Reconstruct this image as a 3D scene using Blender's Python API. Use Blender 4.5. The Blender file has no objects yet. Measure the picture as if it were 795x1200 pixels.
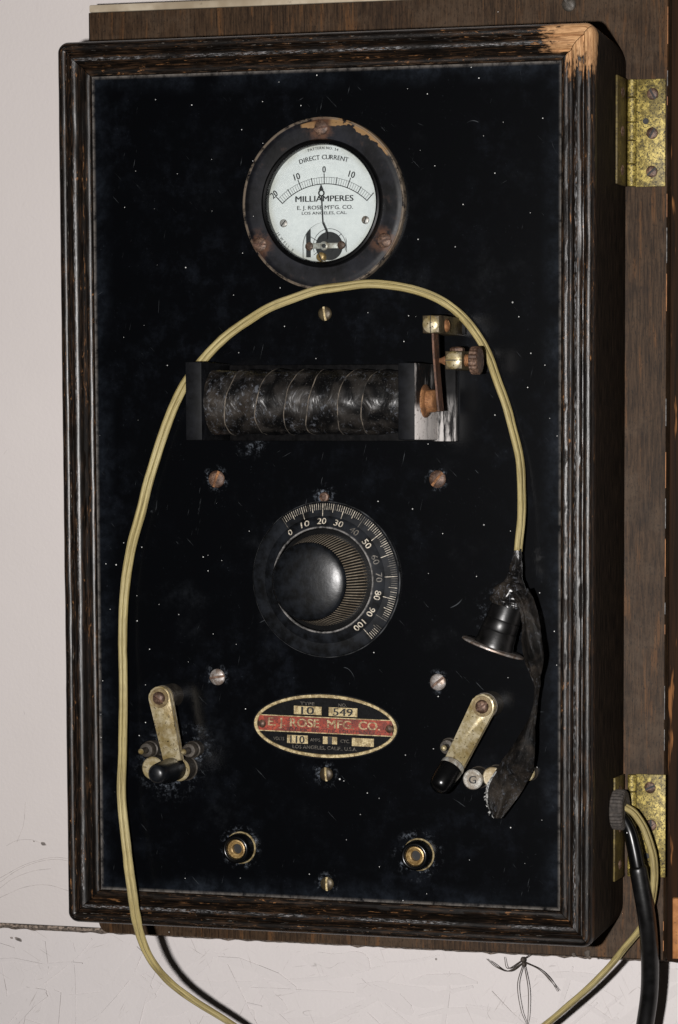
import bpy, bmesh, math, random
from mathutils import Vector, Matrix, noise
random.seed(7)
S = bpy.context.scene
COL = S.collection
R = math.radians
PI = math.pi

# ---------------------------------------------------------------- camera, world, light, exposure
F_PX, PPX, PPY = 3378.2202, 660.8919, 799.1342
YAW, PITCH, ROLL = 0.2702, 0.0831, 0.0019
CAM = Vector((0.5735, -1.5554, 0.0273))

def rot_cam():
    a, b, c = YAW, PITCH, ROLL
    Ry = Matrix(((math.cos(a), 0, math.sin(a)), (0, 1, 0), (-math.sin(a), 0, math.cos(a))))
    Rx = Matrix(((1, 0, 0), (0, math.cos(b), -math.sin(b)), (0, math.sin(b), math.cos(b))))
    Rz = Matrix(((math.cos(c), -math.sin(c), 0), (math.sin(c), math.cos(c), 0), (0, 0, 1)))
    return Rz @ Rx @ Ry
RC = rot_cam()                                   # (right, down, away) -> camera (right, down, forward)
def v2w(v): return Vector((v[0], v[2], -v[1]))
cx_, cy_, cz_ = v2w(RC[0]), v2w(RC[1]), v2w(RC[2])
cam = bpy.data.cameras.new('camera'); camo = bpy.data.objects.new('camera', cam); COL.objects.link(camo)
M3 = Matrix((cx_, -cy_, -cz_)).transposed()
camo.matrix_world = Matrix.Translation(CAM) @ M3.to_4x4()
cam.sensor_fit = 'VERTICAL'; cam.sensor_height = 36; cam.sensor_width = 24
cam.lens = F_PX / 1200 * 36
cam.shift_x = -(PPX - 397.5) / 1200
cam.shift_y = (PPY - 600) / 1200
cam.clip_start = 0.05; cam.clip_end = 50
S.camera = camo

def ray(px, py):
    d = RC.transposed() @ Vector(((px - PPX) / F_PX, (py - PPY) / F_PX, 1))
    return v2w(d)
def P(px, py, h=0.0):
    """world point that stands h in front of the panel plane at that pixel of the photograph"""
    d = ray(px, py); t = (-h - CAM.y) / d.y
    return CAM + d * t
def PX(px, py, X):
    d = ray(px, py); t = (X - CAM.x) / d.x
    return CAM + d * t

w = bpy.data.worlds.new('World'); S.world = w; w.use_nodes = True
w.node_tree.nodes['Background'].inputs[0].default_value = (1.0, 0.90, 0.80, 1)
w.node_tree.nodes['Background'].inputs[1].default_value = 0.017
ld = bpy.data.lights.new('flash', 'AREA'); ld.shape = 'RECTANGLE'; ld.size = .034; ld.size_y = .024
ld.energy = 36; ld.color = (1, .97, .95)
lo = bpy.data.objects.new('flash', ld); COL.objects.link(lo)
lo.location = (0.402, -1.53, 0.012)
lo.rotation_euler = (Vector((0, 0, 0)) - lo.location).to_track_quat('-Z', 'Y').to_euler()
S.view_settings.view_transform = 'Standard'; S.view_settings.look = 'None'
S.view_settings.gamma = 1; S.view_settings.exposure = 0
S.cycles.max_bounces = 6

# ---------------------------------------------------------------- materials
class Mat:
    def __init__(s, name):
        s.m = bpy.data.materials.new(name); s.m.use_nodes = True
        s.t = s.m.node_tree; s.b = s.t.nodes['Principled BSDF']; s.out = s.t.nodes['Material Output']
        s._co = None
    def n(s, typ, ins=None, **p):
        nd = s.t.nodes.new(typ)
        for k, v in p.items(): setattr(nd, k, v)
        for k, v in (ins or {}).items(): s.set(nd.inputs[k], v)
        return nd
    def set(s, sock, v):
        if hasattr(v, 'links') or isinstance(v, bpy.types.NodeSocket): s.t.links.new(v, sock)
        else: sock.default_value = v
    def P(s, **k):
        for a, v in k.items(): s.set(s.b.inputs[a.replace('_', ' ')], v)
        return s
    def co(s, scale=(1, 1, 1), uv=False, loc=(0, 0, 0)):
        c = s.n('ShaderNodeTexCoord').outputs['UV' if uv else 'Object']
        return s.n('ShaderNodeMapping', {0: c, 'Scale': scale, 'Location': loc}).outputs[0]
    def noise(s, vec, scale=1., detail=4., rough=.55, dist=0.):
        return s.n('ShaderNodeTexNoise', {'Vector': vec, 'Scale': scale, 'Detail': detail, 'Roughness': rough, 'Distortion': dist}).outputs[0]
    def ramp(s, f, *stops):
        r = s.n('ShaderNodeValToRGB', {0: f}); e = r.color_ramp.elements
        while len(e) < len(stops): e.new(.5)
        for i, (p, c) in enumerate(stops):
            e[i].position = p; e[i].color = c if len(c) == 4 else (*c, 1)
        return r.outputs[0]
    def step(s, f, a, b):
        return s.n('ShaderNodeMapRange', {0: f, 1: a, 2: b, 3: 0., 4: 1.}, clamp=True, interpolation_type='SMOOTHSTEP').outputs[0]
    def mix(s, f, a, b):
        m = s.n('ShaderNodeMix', data_type='RGBA')
        s.set(m.inputs[0], f)
        for i, c in ((6, a), (7, b)): s.set(m.inputs[i], (*c, 1) if isinstance(c, tuple) and len(c) == 3 else c)
        return m.outputs[2]
    def math(s, op, a, b=0.):
        return s.n('ShaderNodeMath', {0: a, 1: b}, operation=op).outputs[0]
    def bump(s, h, strength=.3, dist=.001, normal=None):
        b = s.n('ShaderNodeBump', {'Height': h, 'Strength': strength, 'Distance': dist})
        if normal is not None: s.set(b.inputs['Normal'], normal)
        return b.outputs[0]
    def specks(s, vec, scale, keep, size):
        """round dust specks: a random few of the cells of a voronoi pattern"""
        v = s.n('ShaderNodeTexVoronoi', {'Vector': vec, 'Scale': scale, 'Randomness': 1.})
        sep = s.n('ShaderNodeSeparateColor', {0: v.outputs['Color']})
        on = s.math('GREATER_THAN', sep.outputs[0], 1 - keep)
        rad = s.math('MULTIPLY', sep.outputs[1], size)
        return s.math('MULTIPLY', on, s.math('LESS_THAN', v.outputs['Distance'], rad))

def strokes(a, ang, ln, th, t0, t1, gate=None, off=0.):
    """mask of fine straight strokes at one angle in the XZ plane, ln and th = noise frequency along and across"""
    c = a.n('ShaderNodeTexCoord').outputs['Object']
    r = a.n('ShaderNodeMapping', {0: c, 'Rotation': (0, ang, 0), 'Location': (off, off, off)}).outputs[0]
    v = a.n('ShaderNodeMapping', {0: r, 'Scale': (ln, 1, th)}).outputs[0]
    m = a.step(a.noise(v, 1, 3, .6, .15), t0, t1)
    return m if gate is None else a.math('MULTIPLY', m, gate)

def plain(name, col, rough=.5, metal=0., spec=.5, var=.35, scale=300., bump=.15, speck=0.):
    a = Mat(name); v = a.co()
    f = a.noise(v, scale, 5, .6)
    c = a.mix(a.step(f, .3, .7), tuple(x * (1 - var) for x in col), tuple(min(1, x * (1 + var)) for x in col))
    if speck:
        c = a.mix(a.specks(v, 260, speck, .16), c, (.5, .5, .5))
    a.P(Base_Color=c, Roughness=rough, Metallic=metal, Specular_IOR_Level=spec, Normal=a.bump(f, bump, .0004))
    return a.m

def mottled(name, c1, c2, c3, scale=250., rough=.45, metal=.35, pits=.25):
    a = Mat(name); v = a.co()
    f1 = a.noise(v, scale, 6, .65); f2 = a.noise(v, scale * 3.1, 4, .7); f3 = a.noise(v, scale * .35, 3, .6)
    c = a.mix(a.step(f1, .38, .62), c1, c2)
    c = a.mix(a.math('MULTIPLY', a.step(f3, .46, .60), .7), c, c3)
    c = a.mix(a.math('MULTIPLY', a.step(f2, .66 - pits * .28, .72 - pits * .26), min(1, pits * 3)), c, tuple(x * .25 for x in c3))
    a.P(Base_Color=c, Roughness=a.math('ADD', a.math('MULTIPLY', f2, .3), rough - .12), Metallic=metal, Normal=a.bump(f2, .3, .0004))
    return a.m

MT = {}
# moulding section: (outward from the panel edge, forward of the panel)
PROF = [(.0000, -.0030), (.0000, .0012), (.0006, .0020), (.0022, .0025), (.0042, .0023), (.0050, .0012), (.0056, .0010), (.0062, .0022),
        (.0078, .0044), (.0094, .0052), (.0110, .0053), (.0124, .0048), (.0130, .0034), (.0134, .0033), (.0139, .0050), (.0150, .0058),
        (.0168, .0060), (.0182, .0055), (.0192, .0042), (.0198, .0022), (.0199, .0000), (.0199, -.0150), (.0199, -.0320), (.0199, -.0500), (.0199, -.0600), (.0196, -.0663)]
VA = [0.]
for _p, _q in zip(PROF, PROF[1:]): VA.append(VA[-1] + math.hypot(_q[0] - _p[0], _q[1] - _p[1]))
def mk_wall(name, base, relief):
    a = Mat(name); v = a.co()
    f = a.noise(v, 4, 5, .6); g = a.noise(v, 420, 4, .6); k = a.noise(v, 28, 5, .62)
    c = a.mix(a.step(f, .3, .7), tuple(x * .97 for x in base), tuple(x * 1.03 for x in base))
    # hair-thin dirty cracks and scuffs, only here and there
    wv = a.noise(a.co((1, 1, 1.6), loc=(3, 1, 2)), 9 if relief else 6, 3, .5, 1.2)
    line = a.math('SUBTRACT', 1., a.step(a.math('ABSOLUTE', a.math('SUBTRACT', wv, .5)), .0, .0035 if relief else .0022))
    gate = a.step(k, .56, .66) if relief else a.step(k, .60, .68)
    c = a.mix(a.math('MULTIPLY', a.math('MULTIPLY', line, gate), .75), c, (.12, .10, .09))
    fs = a.noise(a.co((1, 1, .25) if not relief else (.7, 1, 1.6), loc=(5, 2, 7)), 60, 6, .7)
    c = a.mix(a.math('MULTIPLY', a.step(fs, .62, .8), .18), c, (.28, .25, .22))
    c = a.mix(a.math('MULTIPLY', a.specks(v, 70, .06, .12), .8), c, (.13, .11, .10))
    for i, ang in enumerate((.3, -.5, 1.1, -1.2, .75, 2.0) if relief else (.9, -.4)):
        gt = a.step(a.noise(a.co((1, 1, 1), loc=(i * 3.7, 0, i)), 34 if relief else 12, 3, .6), .47, .62)
        m_ = strokes(a, ang, 26 if i % 2 else 45, 1100 if i % 2 else 700, .665 if relief else .70, .72 if relief else .75, gt, i * 1.3)
        c = a.mix(a.math('MULTIPLY', m_, .42 if relief else .2), c, (.20, .17, .15))
    a.P(Base_Color=c, Roughness=.55, Specular_IOR_Level=.3,
        Normal=a.bump(g, .25, .0006, a.bump(k, .2, .0015)))
    return a.m
MT['wall'] = mk_wall('wall_paint', (.56, .52, .505), False)
MT['osb'] = mk_wall('strand_board_paint', (.53, .497, .49), True)
MT['osb_edge'] = plain('dirt_in_strand_edges', (.16, .14, .13), .9, var=.7, scale=180)
MT['crack_line'] = plain('faint_crack', (.30, .27, .255), .9, var=.6, scale=120)
MT['ledge'] = plain('dusty_board_edge', (.16, .125, .10), .9, var=.9, scale=500, bump=.8)

def mk_panel():
    a = Mat('black_panel_bakelite'); v = a.co()
    wn = a.noise(v, 22, 6, .62); wf = a.noise(v, 170, 5, .7); wb = a.noise(v, 6, 3, .5); wfine = a.noise(v, 620, 4, .7)
    haze = a.math('MULTIPLY', a.math('MULTIPLY', a.step(wn, .52, .85), a.step(wf, .30, .75)), a.step(wb, .40, .65))
    # grime that never gets wiped: along the frame, measured from the panel edge
    sx = a.n('ShaderNodeSeparateXYZ', {0: v})
    ex = a.math('SUBTRACT', .141, a.math('ABSOLUTE', sx.outputs[0]))
    ez = a.math('SUBTRACT', .237, a.math('ABSOLUTE', sx.outputs[2]))
    e = a.math('MINIMUM', ex, ez)
    c0 = None
    edge = a.math('MULTIPLY', a.math('SUBTRACT', 1., a.step(e, .001, .014)), a.math('MULTIPLY', a.step(wn, .38, .62), a.math('ADD', .35, a.step(wf, .35, .7))))
    edge2 = a.math('MULTIPLY', a.math('SUBTRACT', 1., a.step(e, .0, .0022)), a.step(wf, .3, .6))
    c = a.mix(a.math('MULTIPLY', haze, .7), (.0009, .0011, .0016), (.012, .015, .020))
    c = a.mix(a.math('MULTIPLY', edge, .5), c, (.015, .019, .026))
    c = a.mix(edge2, c, (.11, .10, .09))
    wm = a.noise(v, 60, 6, .72); wl = a.noise(a.co((1, 1, 1), loc=(2, 2, 8)), 9, 3, .55)
    c = a.mix(a.math('MULTIPLY', a.math('MULTIPLY', a.step(wm, .46, .74), a.step(wl, .40, .64)), .5), c, (.0085, .0105, .0150))
    c = a.mix(a.math('MULTIPLY', a.math('MULTIPLY', a.step(wfine, .60, .74), a.step(wm, .48, .66)), .5), c, (.040, .046, .056))
    for i, ang in enumerate((.5, -.8, 1.35, 2.3)):
        gt = a.step(a.noise(a.co((1, 1, 1), loc=(i * 2.7, 4, i)), 26, 3, .6), .53, .66)
        c = a.mix(a.math('MULTIPLY', strokes(a, ang, 55, 1300, .70, .76, gt, i * 2.3), .6), c, (.11, .12, .13))
    # rings of dried polish round the fittings
    for (px, py, r0, r1) in FIT:
        q = P(px, py)
        dd = a.n('ShaderNodeVectorMath', {0: v, 1: (q.x, 0, q.z)}, operation='DISTANCE').outputs['Value']
        ring = a.math('MULTIPLY', a.math('MULTIPLY', a.math('SUBTRACT', 1., a.step(dd, r0, r1)), a.step(wf, .48, .64)), a.step(wfine, .40, .64))
        c = a.mix(a.math('MULTIPLY', ring, .85), c, (.15, .17, .20))
    for sc, kp, sz in ((62, .035, .034), (110, .022, .055), (240, .012, .10), (430, .010, .16), (700, .010, .22)):
        c = a.mix(a.specks(v, sc, kp, sz), c, a.mix(a.step(wf, .35, .65), (.20, .20, .20), (.62, .62, .60)))
    # scratches
    sc2 = a.noise(v, 45, 2, .5)
    wv = a.noise(a.co((1, 1, .5), loc=(1, 9, 4)), 11, 2, .5, .8)
    ln = a.math('SUBTRACT', 1., a.step(a.math('ABSOLUTE', a.math('SUBTRACT', wv, .5)), .0, .0012))
    c = a.mix(a.math('MULTIPLY', a.math('MULTIPLY', ln, a.step(sc2, .60, .66)), .6), c, (.10, .11, .12))
    a.P(Base_Color=c, Roughness=a.math('ADD', .24, a.math('MULTIPLY', haze, .35)), Specular_IOR_Level=.16, Normal=a.bump(wn, .04, .001))
    return a.m
FIT = [(253, 561, .004, .009), (512, 561, .004, .008), (254, 793, .004, .009), (513, 799, .004, .008),
       (282, 993, .009, .014), (490, 1002, .009, .017), (200, 895, .004, .026), (381, 907, .004, .009), (383, 1036, .004, .008),
       (228, 875, .003, .016), (590, 720, .002, .020), (380, 582, .002, .009), (295, 515, .002, .013)]

def mk_frame():
    a = Mat('worn_black_painted_wood')
    uv = a.n('ShaderNodeTexCoord').outputs['UV']
    def m(sx, sy, lx=0.): return a.n('ShaderNodeMapping', {0: uv, 'Scale': (sx, sy, 1), 'Location': (lx, 0, 0)}).outputs[0]
    g1 = a.noise(m(80, 1500), 1, 6, .68, .3)         # long grain
    g2 = a.noise(m(330, 1500, 3.3), 1, 5, .7)
    g3 = a.noise(m(150, 620, 7.7), 1, 6, .7, .6)
    g4 = a.noise(m(70, 800, 1.7), 1, 5, .65)
    blot = a.noise(m(24, 60, 6.1), 1, 4, .6)
    sx = a.n('ShaderNodeSeparateXYZ', {0: uv}); u, vv = sx.outputs[0], sx.outputs[1]
    c = a.mix(a.step(g1, .35, .75), (.0012, .0010, .0009), (.0095, .0066, .0048))
    front = a.math('SUBTRACT', 1., a.step(vv, VA[20] - .0005, VA[20] + .0008))
    brown = a.math('MULTIPLY', a.math('MULTIPLY', a.step(g4, .47, .62), front), a.step(blot, .36, .58))
    c = a.mix(a.math('MULTIPLY', brown, .8), c, (.040, .022, .012))
    c = a.mix(a.math('MULTIPLY', a.step(vv, VA[20] - .0005, VA[20] + .0008), .6), c, a.mix(a.step(g4, .4, .65), (.0055, .0035, .0022), (.046, .030, .019)))
    wear = a.math('MULTIPLY', a.math('MULTIPLY', a.step(g3, .615, .66), front), a.step(blot, .44, .54))
    c = a.mix(a.math('MULTIPLY', wear, .85), c, (.24, .115, .045))
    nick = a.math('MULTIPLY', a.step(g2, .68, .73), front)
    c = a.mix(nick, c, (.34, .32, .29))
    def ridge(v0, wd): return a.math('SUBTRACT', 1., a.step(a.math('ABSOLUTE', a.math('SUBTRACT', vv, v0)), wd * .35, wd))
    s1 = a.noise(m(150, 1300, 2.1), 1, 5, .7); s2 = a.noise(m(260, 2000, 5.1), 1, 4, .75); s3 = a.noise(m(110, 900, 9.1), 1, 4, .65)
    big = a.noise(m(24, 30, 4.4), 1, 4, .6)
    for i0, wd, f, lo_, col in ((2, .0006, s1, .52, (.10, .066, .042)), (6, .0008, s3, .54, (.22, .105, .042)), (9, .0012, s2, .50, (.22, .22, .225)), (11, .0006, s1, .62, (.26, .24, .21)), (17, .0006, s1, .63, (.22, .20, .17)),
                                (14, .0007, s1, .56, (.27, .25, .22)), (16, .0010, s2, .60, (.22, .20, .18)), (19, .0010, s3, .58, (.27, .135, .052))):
        c = a.mix(a.math('MULTIPLY', a.math('MULTIPLY', ridge(VA[i0], wd), a.step(f, lo_, lo_ + .10)), a.step(big, .38, .56)), c, col)  # rubbed edges, and silvery glints of the beads painted into the colour
    a.P(Base_Color=c, Roughness=a.math('ADD', a.math('ADD', .22, a.math('MULTIPLY', a.step(vv, VA[20] - .0005, VA[20] + .0008), .45)), a.math('MULTIPLY', g1, .22)), Specular_IOR_Level=a.math('SUBTRACT', .32, a.math('MULTIPLY', a.step(vv, VA[20] - .0005, VA[20] + .0008), .22)),
        Normal=a.bump(g1, .40, .00016, a.bump(g2, .3, .00010)))
    return a
def mk_frame_chip(along_end, sign, length, name):
    """the same wood with the paint knocked off at one end of the rail"""
    a = mk_frame(); a.m.name = name
    uv = a.n('ShaderNodeTexCoord').outputs['UV']
    sx = a.n('ShaderNodeSeparateXYZ', {0: uv}); u, vv = sx.outputs[0], sx.outputs[1]
    d = a.math('MULTIPLY', a.math('SUBTRACT', along_end, u), sign)
    mp = a.n('ShaderNodeMapping', {0: uv, 'Scale': (60, 900, 1)}).outputs[0]
    ng = a.noise(mp, 1, 5, .7); mp2 = a.n('ShaderNodeMapping', {0: uv, 'Scale': (140, 240, 1)}).outputs[0]; nb = a.noise(mp2, 1, 4, .6)
    dd = a.math('ADD', d, a.math('MULTIPLY', a.math('SUBTRACT', ng, .5), .060))
    dd = a.math('ADD', dd, a.math('MULTIPLY', a.math('SUBTRACT', nb, .5), .040))
    msk = a.math('SUBTRACT', 1., a.step(dd, length, length + .0022))
    if name.endswith('right'):
        lim = a.math('SUBTRACT', 1., a.step(a.math('ADD', vv, a.math('MULTIPLY', a.math('SUBTRACT', nb, .5), .006)), VA[20] + .001, VA[20] + .003))
        lim = a.math('MULTIPLY', lim, a.step(a.math('ADD', vv, a.math('MULTIPLY', a.math('SUBTRACT', nb, .5), .005)), VA[3], VA[3] + .0008))
    else:
        lim = a.step(a.math('ADD', vv, a.math('MULTIPLY', a.math('SUBTRACT', nb, .5), .004)), .0085, .0095)
    msk = a.math('MULTIPLY', msk, lim)
    wood = a.mix(a.step(ng, .35, .65), (.24, .115, .045), (.56, .33, .16))
    mp3 = a.n('ShaderNodeMapping', {0: uv, 'Scale': (60, 1500, 1)}).outputs[0]
    crack = a.step(a.noise(mp3, 1, 4, .7), .60, .66)
    wood = a.mix(a.math('MULTIPLY', crack, .8), wood, (.07, .03, .015))
    wood = a.mix(a.math('MULTIPLY', a.step(nb, .50, .68), .5), wood, (.20, .10, .045))
    wood = a.mix(a.math('MULTIPLY', a.step(dd, length - .007, length + .001), .75), wood, (.12, .058, .024))
    old = a.b.inputs['Base Color'].links[0].from_socket
    a.P(Base_Color=a.mix(msk, old, wood))
    oldn = a.b.inputs['Normal'].links[0].from_socket
    a.P(Normal=a.bump(a.math('SUBTRACT', a.math('MULTIPLY', ng, .35), msk), .8, .0005, oldn))
    oldr = a.b.inputs['Roughness'].links[0].from_socket
    a.P(Roughness=a.math('ADD', oldr, a.math('MULTIPLY', msk, .4)))
    return a.m
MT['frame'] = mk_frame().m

def mk_brown():
    a = Mat('brown_stained_wood'); v = a.co((900, 900, 55)); v2 = a.co((1, 1, 1))
    g = a.noise(v, 1, 5, .72, .4); b = a.noise(v2, 26, 6, .70); f = a.noise(a.co((1100, 1100, 420)), 1, 4, .7)
    c = a.mix(a.step(g, .3, .7), (.012, .0066, .0036), (.060, .035, .019))
    c = a.mix(a.math('MULTIPLY', a.step(b, .46, .62), .6), c, (.066, .044, .028))
    c = a.mix(a.math('MULTIPLY', a.step(a.noise(a.co((1, 1, .5), loc=(7, 1, 4)), 30, 5, .68), .52, .66), .65), c, (.014, .0085, .0055))
    o = a.noise(a.co((220, 220, 18), loc=(3, 3, 3)), 1, 5, .7)
    c = a.mix(a.math('MULTIPLY', a.step(o, .54, .66), .6), c, (.115, .053, .020))
    c = a.mix(a.math('MULTIPLY', a.step(f, .54, .66), .75), c, (.010, .007, .005))
    c = a.mix(a.specks(v2, 95, .05, .09), c, (.5, .48, .45))
    a.P(Base_Color=c, Roughness=.62, Specular_IOR_Level=.15, Normal=a.bump(g, .4, .0002, a.bump(f, .3, .00015)))
    return a.m
MT['brown'] = mk_brown()
def mk_stile():
    a = Mat('dark_stile_wood'); v = a.co((260, 260, 10))
    g = a.noise(v, 1, 6, .7, .4); o = a.noise(a.co((120, 120, 14), loc=(1, 5, 3)), 1, 4, .6)
    c = a.mix(a.step(g, .3, .7), (.007, .004, .0025), (.026, .012, .0055))
    c = a.mix(a.step(o, .64, .70), c, (.20, .085, .03))
    a.P(Base_Color=c, Roughness=.55, Specular_IOR_Level=.12, Normal=a.bump(g, .4, .0002))
    return a.m
MT['stile'] = mk_stile()
MT['orange_wood'] = mottled('bare_orange_wood', (.28, .11, .03), (.40, .17, .055), (.16, .06, .02), 120, .6, 0, .2)
MT['pale_top'] = mottled('dusty_pale_wood_top', (.34, .28, .20), (.42, .36, .27), (.22, .17, .11), 60, .85, 0, .1)
MT['hinge'] = mottled('spotted_yellow_brass', (.17, .125, .022), (.46, .36, .095), (.075, .055, .012), 380, .5, .2, .50)
MT['hinge_shaded'] = mottled('spotted_yellow_brass_shaded', (.085, .060, .014), (.15, .11, .025), (.045, .03, .008), 300, .55, .25, .4)  # side leaf: tarnish, plus the dimness of grazing light put into the colour
MT['brass'] = mottled('tarnished_brass', (.27, .215, .105), (.42, .365, .245), (.17, .115, .032), 210, .34, .35, .30)
MT['brass_edge'] = mottled('polished_brass_edge', (.34, .28, .17), (.50, .43, .31), (.20, .14, .06), 500, .38, .4, .2)
MT['washer'] = mottled('brown_washer', (.15, .105, .045), (.25, .19, .10), (.08, .05, .018), 300, .45, .3, .25)
MT['gold'] = mottled('worn_gilt', (.36, .28, .13), (.56, .46, .27), (.15, .10, .04), 900, .4, .3, .3)
MT['jackbrass'] = mottled('jack_brass', (.26, .165, .058), (.42, .29, .125), (.13, .075, .025), 600, .35, .4, .2)
MT['steel'] = mottled('dull_nickel_screw', (.24, .21, .19), (.42, .39, .37), (.14, .085, .05), 600, .35, .5, .2)
MT['silver'] = mottled('silvery_screw', (.30, .285, .255), (.46, .45, .41), (.17, .13, .085), 420, .35, .35, .25)
MT['rust'] = mottled('rusty_screw', (.055, .029, .018), (.19, .115, .078), (.035, .017, .010), 520, .5, .25, .35)
MT['rust2'] = mottled('orange_rust', (.17, .070, .022), (.27, .125, .048), (.085, .035, .013), 420, .75, .05, .3)
MT['rustdark'] = mottled('dark_rust_strip', (.065, .030, .018), (.13, .060, .034), (.035, .02, .014), 300, .6, .2, .3)
MT['darkbrass'] = mottled('blackened_brass', (.050, .038, .020), (.095, .075, .042), (.03, .02, .012), 300, .4, .4, .3)
MT['hub'] = mottled('darkened_hub', (.040, .034, .027), (.075, .064, .052), (.02, .015, .011), 400, .45, .3, .2)
MT['bakelite'] = plain('black_bakelite', (.0015, .0016, .0018), .24, var=.4, scale=180, bump=.05, speck=.02)
MT['dome'] = plain('scuffed_black_bakelite', (.0035, .0042, .0055), .34, var=.8, scale=190, bump=.35, speck=.02)
MT['skirt'] = plain('dull_black_skirt', (.0055, .0064, .0082), .62, spec=.16, var=.9, scale=130, bump=.2, speck=.03)
MT['knurl'] = mottled('dusty_knurled_bakelite', (.32, .265, .195), (.44, .37, .275), (.20, .155, .105), 200, .6, 0, .15)
MT['knurlgap'] = plain('knurl_groove', (.010, .008, .006), .6)
MT['rubber'] = plain('black_rubber', (.0026, .0025, .0026), .36, var=.9, scale=160, bump=.3, speck=.05)
MT['grommet'] = plain('dusty_rubber_grommet', (.042, .035, .030), .8, var=.5, scale=500, bump=.4)
MT['ink'] = plain('black_ink', (.003, .003, .0035), .6, var=.1)
MT['white_ink'] = plain('cream_ink', (.42, .375, .30), .6, var=.6, scale=700)
MT['worn_ink'] = plain('worn_cream_ink', (.075, .066, .052), .6, var=.95, scale=700)
MT['red'] = mottled('faded_red_enamel', (.20, .022, .009), (.31, .042, .017), (.085, .012, .006), 420, .5, 0, .4)
MT['gold_worn'] = mottled('rubbed_gilt_letters', (.30, .21, .09), (.52, .42, .25), (.12, .03, .012), 1100, .45, .2, .5)
MT['plate'] = plain('nameplate_black', (.0025, .0025, .003), .5, spec=.12, var=.6, scale=600)
MT['edge_line'] = plain('rubbed_black_edge', (.050, .052, .055), .5, var=.95, scale=140)
MT['bevelline'] = plain('worn_edge', (.11, .105, .10), .5, var=.9, scale=350)

def mk_face():
    a = Mat('meter_face_enamel'); v = a.co()
    f = a.noise(v, 260, 5, .65); k = a.noise(v, 70, 4, .6)
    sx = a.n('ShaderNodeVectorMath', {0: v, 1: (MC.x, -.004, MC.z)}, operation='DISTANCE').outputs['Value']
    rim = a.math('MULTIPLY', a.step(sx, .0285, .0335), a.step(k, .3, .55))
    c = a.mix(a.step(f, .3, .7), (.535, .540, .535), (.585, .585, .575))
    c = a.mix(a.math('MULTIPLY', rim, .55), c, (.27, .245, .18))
    c = a.mix(a.math('MULTIPLY', a.step(a.noise(v, 900, 3, .6), .66, .74), .35), c, (.25, .25, .24))
    a.P(Base_Color=c, Roughness=.6)
    return a.m
MC = P(378.5, 238.5, .004)

def mk_flange():
    a = Mat('worn_black_enamel'); v = a.co()
    f = a.noise(v, 180, 6, .68); k = a.noise(v, 45, 5, .6); b = a.noise(v, 110, 5, .62)
    c = a.mix(a.step(k, .38, .68), (.0014, .0014, .0018), (.0075, .0082, .0118))
    c = a.mix(a.math('MULTIPLY', a.step(f, .56, .7), .6), c, (.024, .014, .010))
    dd = a.n('ShaderNodeVectorMath', {0: v, 1: (MC.x, -.0045, MC.z)}, operation='DISTANCE').outputs['Value']
    sx = a.n('ShaderNodeSeparateXYZ', {0: v}); ang = a.math('ARCTAN2', a.math('SUBTRACT', sx.outputs[0], MC.x), a.math('SUBTRACT', sx.outputs[2], MC.z))
    # flaked patches of bare brass near the rim, upper right
    arc = a.math('MULTIPLY', a.step(ang, .06, .14), a.math('SUBTRACT', 1., a.step(ang, .95, 1.0)))
    wd = a.math('ADD', .0432, a.math('MULTIPLY', ang, .0042))
    chip = a.math('MULTIPLY', arc, a.math('MULTIPLY', a.step(a.math('ADD', dd, a.math('MULTIPLY', a.math('SUBTRACT', b, .5), .010)), wd, a.math('ADD', wd, .0006)), a.step(b, .42, .46)))
    arc2 = a.math('MULTIPLY', a.step(ang, -.30, -.26), a.math('SUBTRACT', 1., a.step(ang, -.10, -.07)))
    chip2 = a.math('MULTIPLY', arc2, a.math('MULTIPLY', a.step(a.math('ADD', dd, a.math('MULTIPLY', a.math('SUBTRACT', b, .5), .012)), .0425, .043), a.math('SUBTRACT', 1., a.step(dd, .0458, .0465))))
    c = a.mix(a.math('MAXIMUM', chip, chip2), c, (.21, .125, .055))
    rimw = a.math('MULTIPLY', a.step(dd, .0468, .0476), a.step(f, .38, .56))
    c = a.mix(a.math('MULTIPLY', rimw, .85), c, (.17, .135, .10))
    for (px, py) in ((376, 150), (304, 287), (450, 282)):      # rust bled out of the three screws
        q = P(px, py, .0045)
        d2 = a.n('ShaderNodeVectorMath', {0: v, 1: q}, operation='DISTANCE').outputs['Value']
        rs = a.math('MULTIPLY', a.math('SUBTRACT', 1., a.step(d2, .003, .011)), a.step(f, .38, .62))
        c = a.mix(a.math('MULTIPLY', rs, .75), c, (.10, .045, .022))
    c = a.mix(a.specks(v, 150, .05, .12), c, (.55, .55, .53))
    a.P(Base_Color=c, Roughness=a.math('ADD', .34, a.math('MULTIPLY', f, .3)), Specular_IOR_Level=.22, Normal=a.bump(f, .3, .0002))
    return a.m

def mk_glass():
    m = bpy.data.materials.new('thin_glass'); m.use_nodes = True; t = m.node_tree; t.nodes.clear()
    o = t.nodes.new('ShaderNodeOutputMaterial'); mx = t.nodes.new('ShaderNodeMixShader')
    tr = t.nodes.new('ShaderNodeBsdfTransparent'); tr.inputs[0].default_value = (.95, .97, .97, 1)
    gl = t.nodes.new('ShaderNodeBsdfGlossy'); gl.inputs['Roughness'].default_value = .02
    fr = t.nodes.new('ShaderNodeFresnel'); fr.inputs[0].default_value = 1.45
    t.links.new(fr.outputs[0], mx.inputs[0]); t.links.new(tr.outputs[0], mx.inputs[1]); t.links.new(gl.outputs[0], mx.inputs[2])
    t.links.new(mx.outputs[0], o.inputs[0])
    return m
MT['glass'] = mk_glass()

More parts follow.
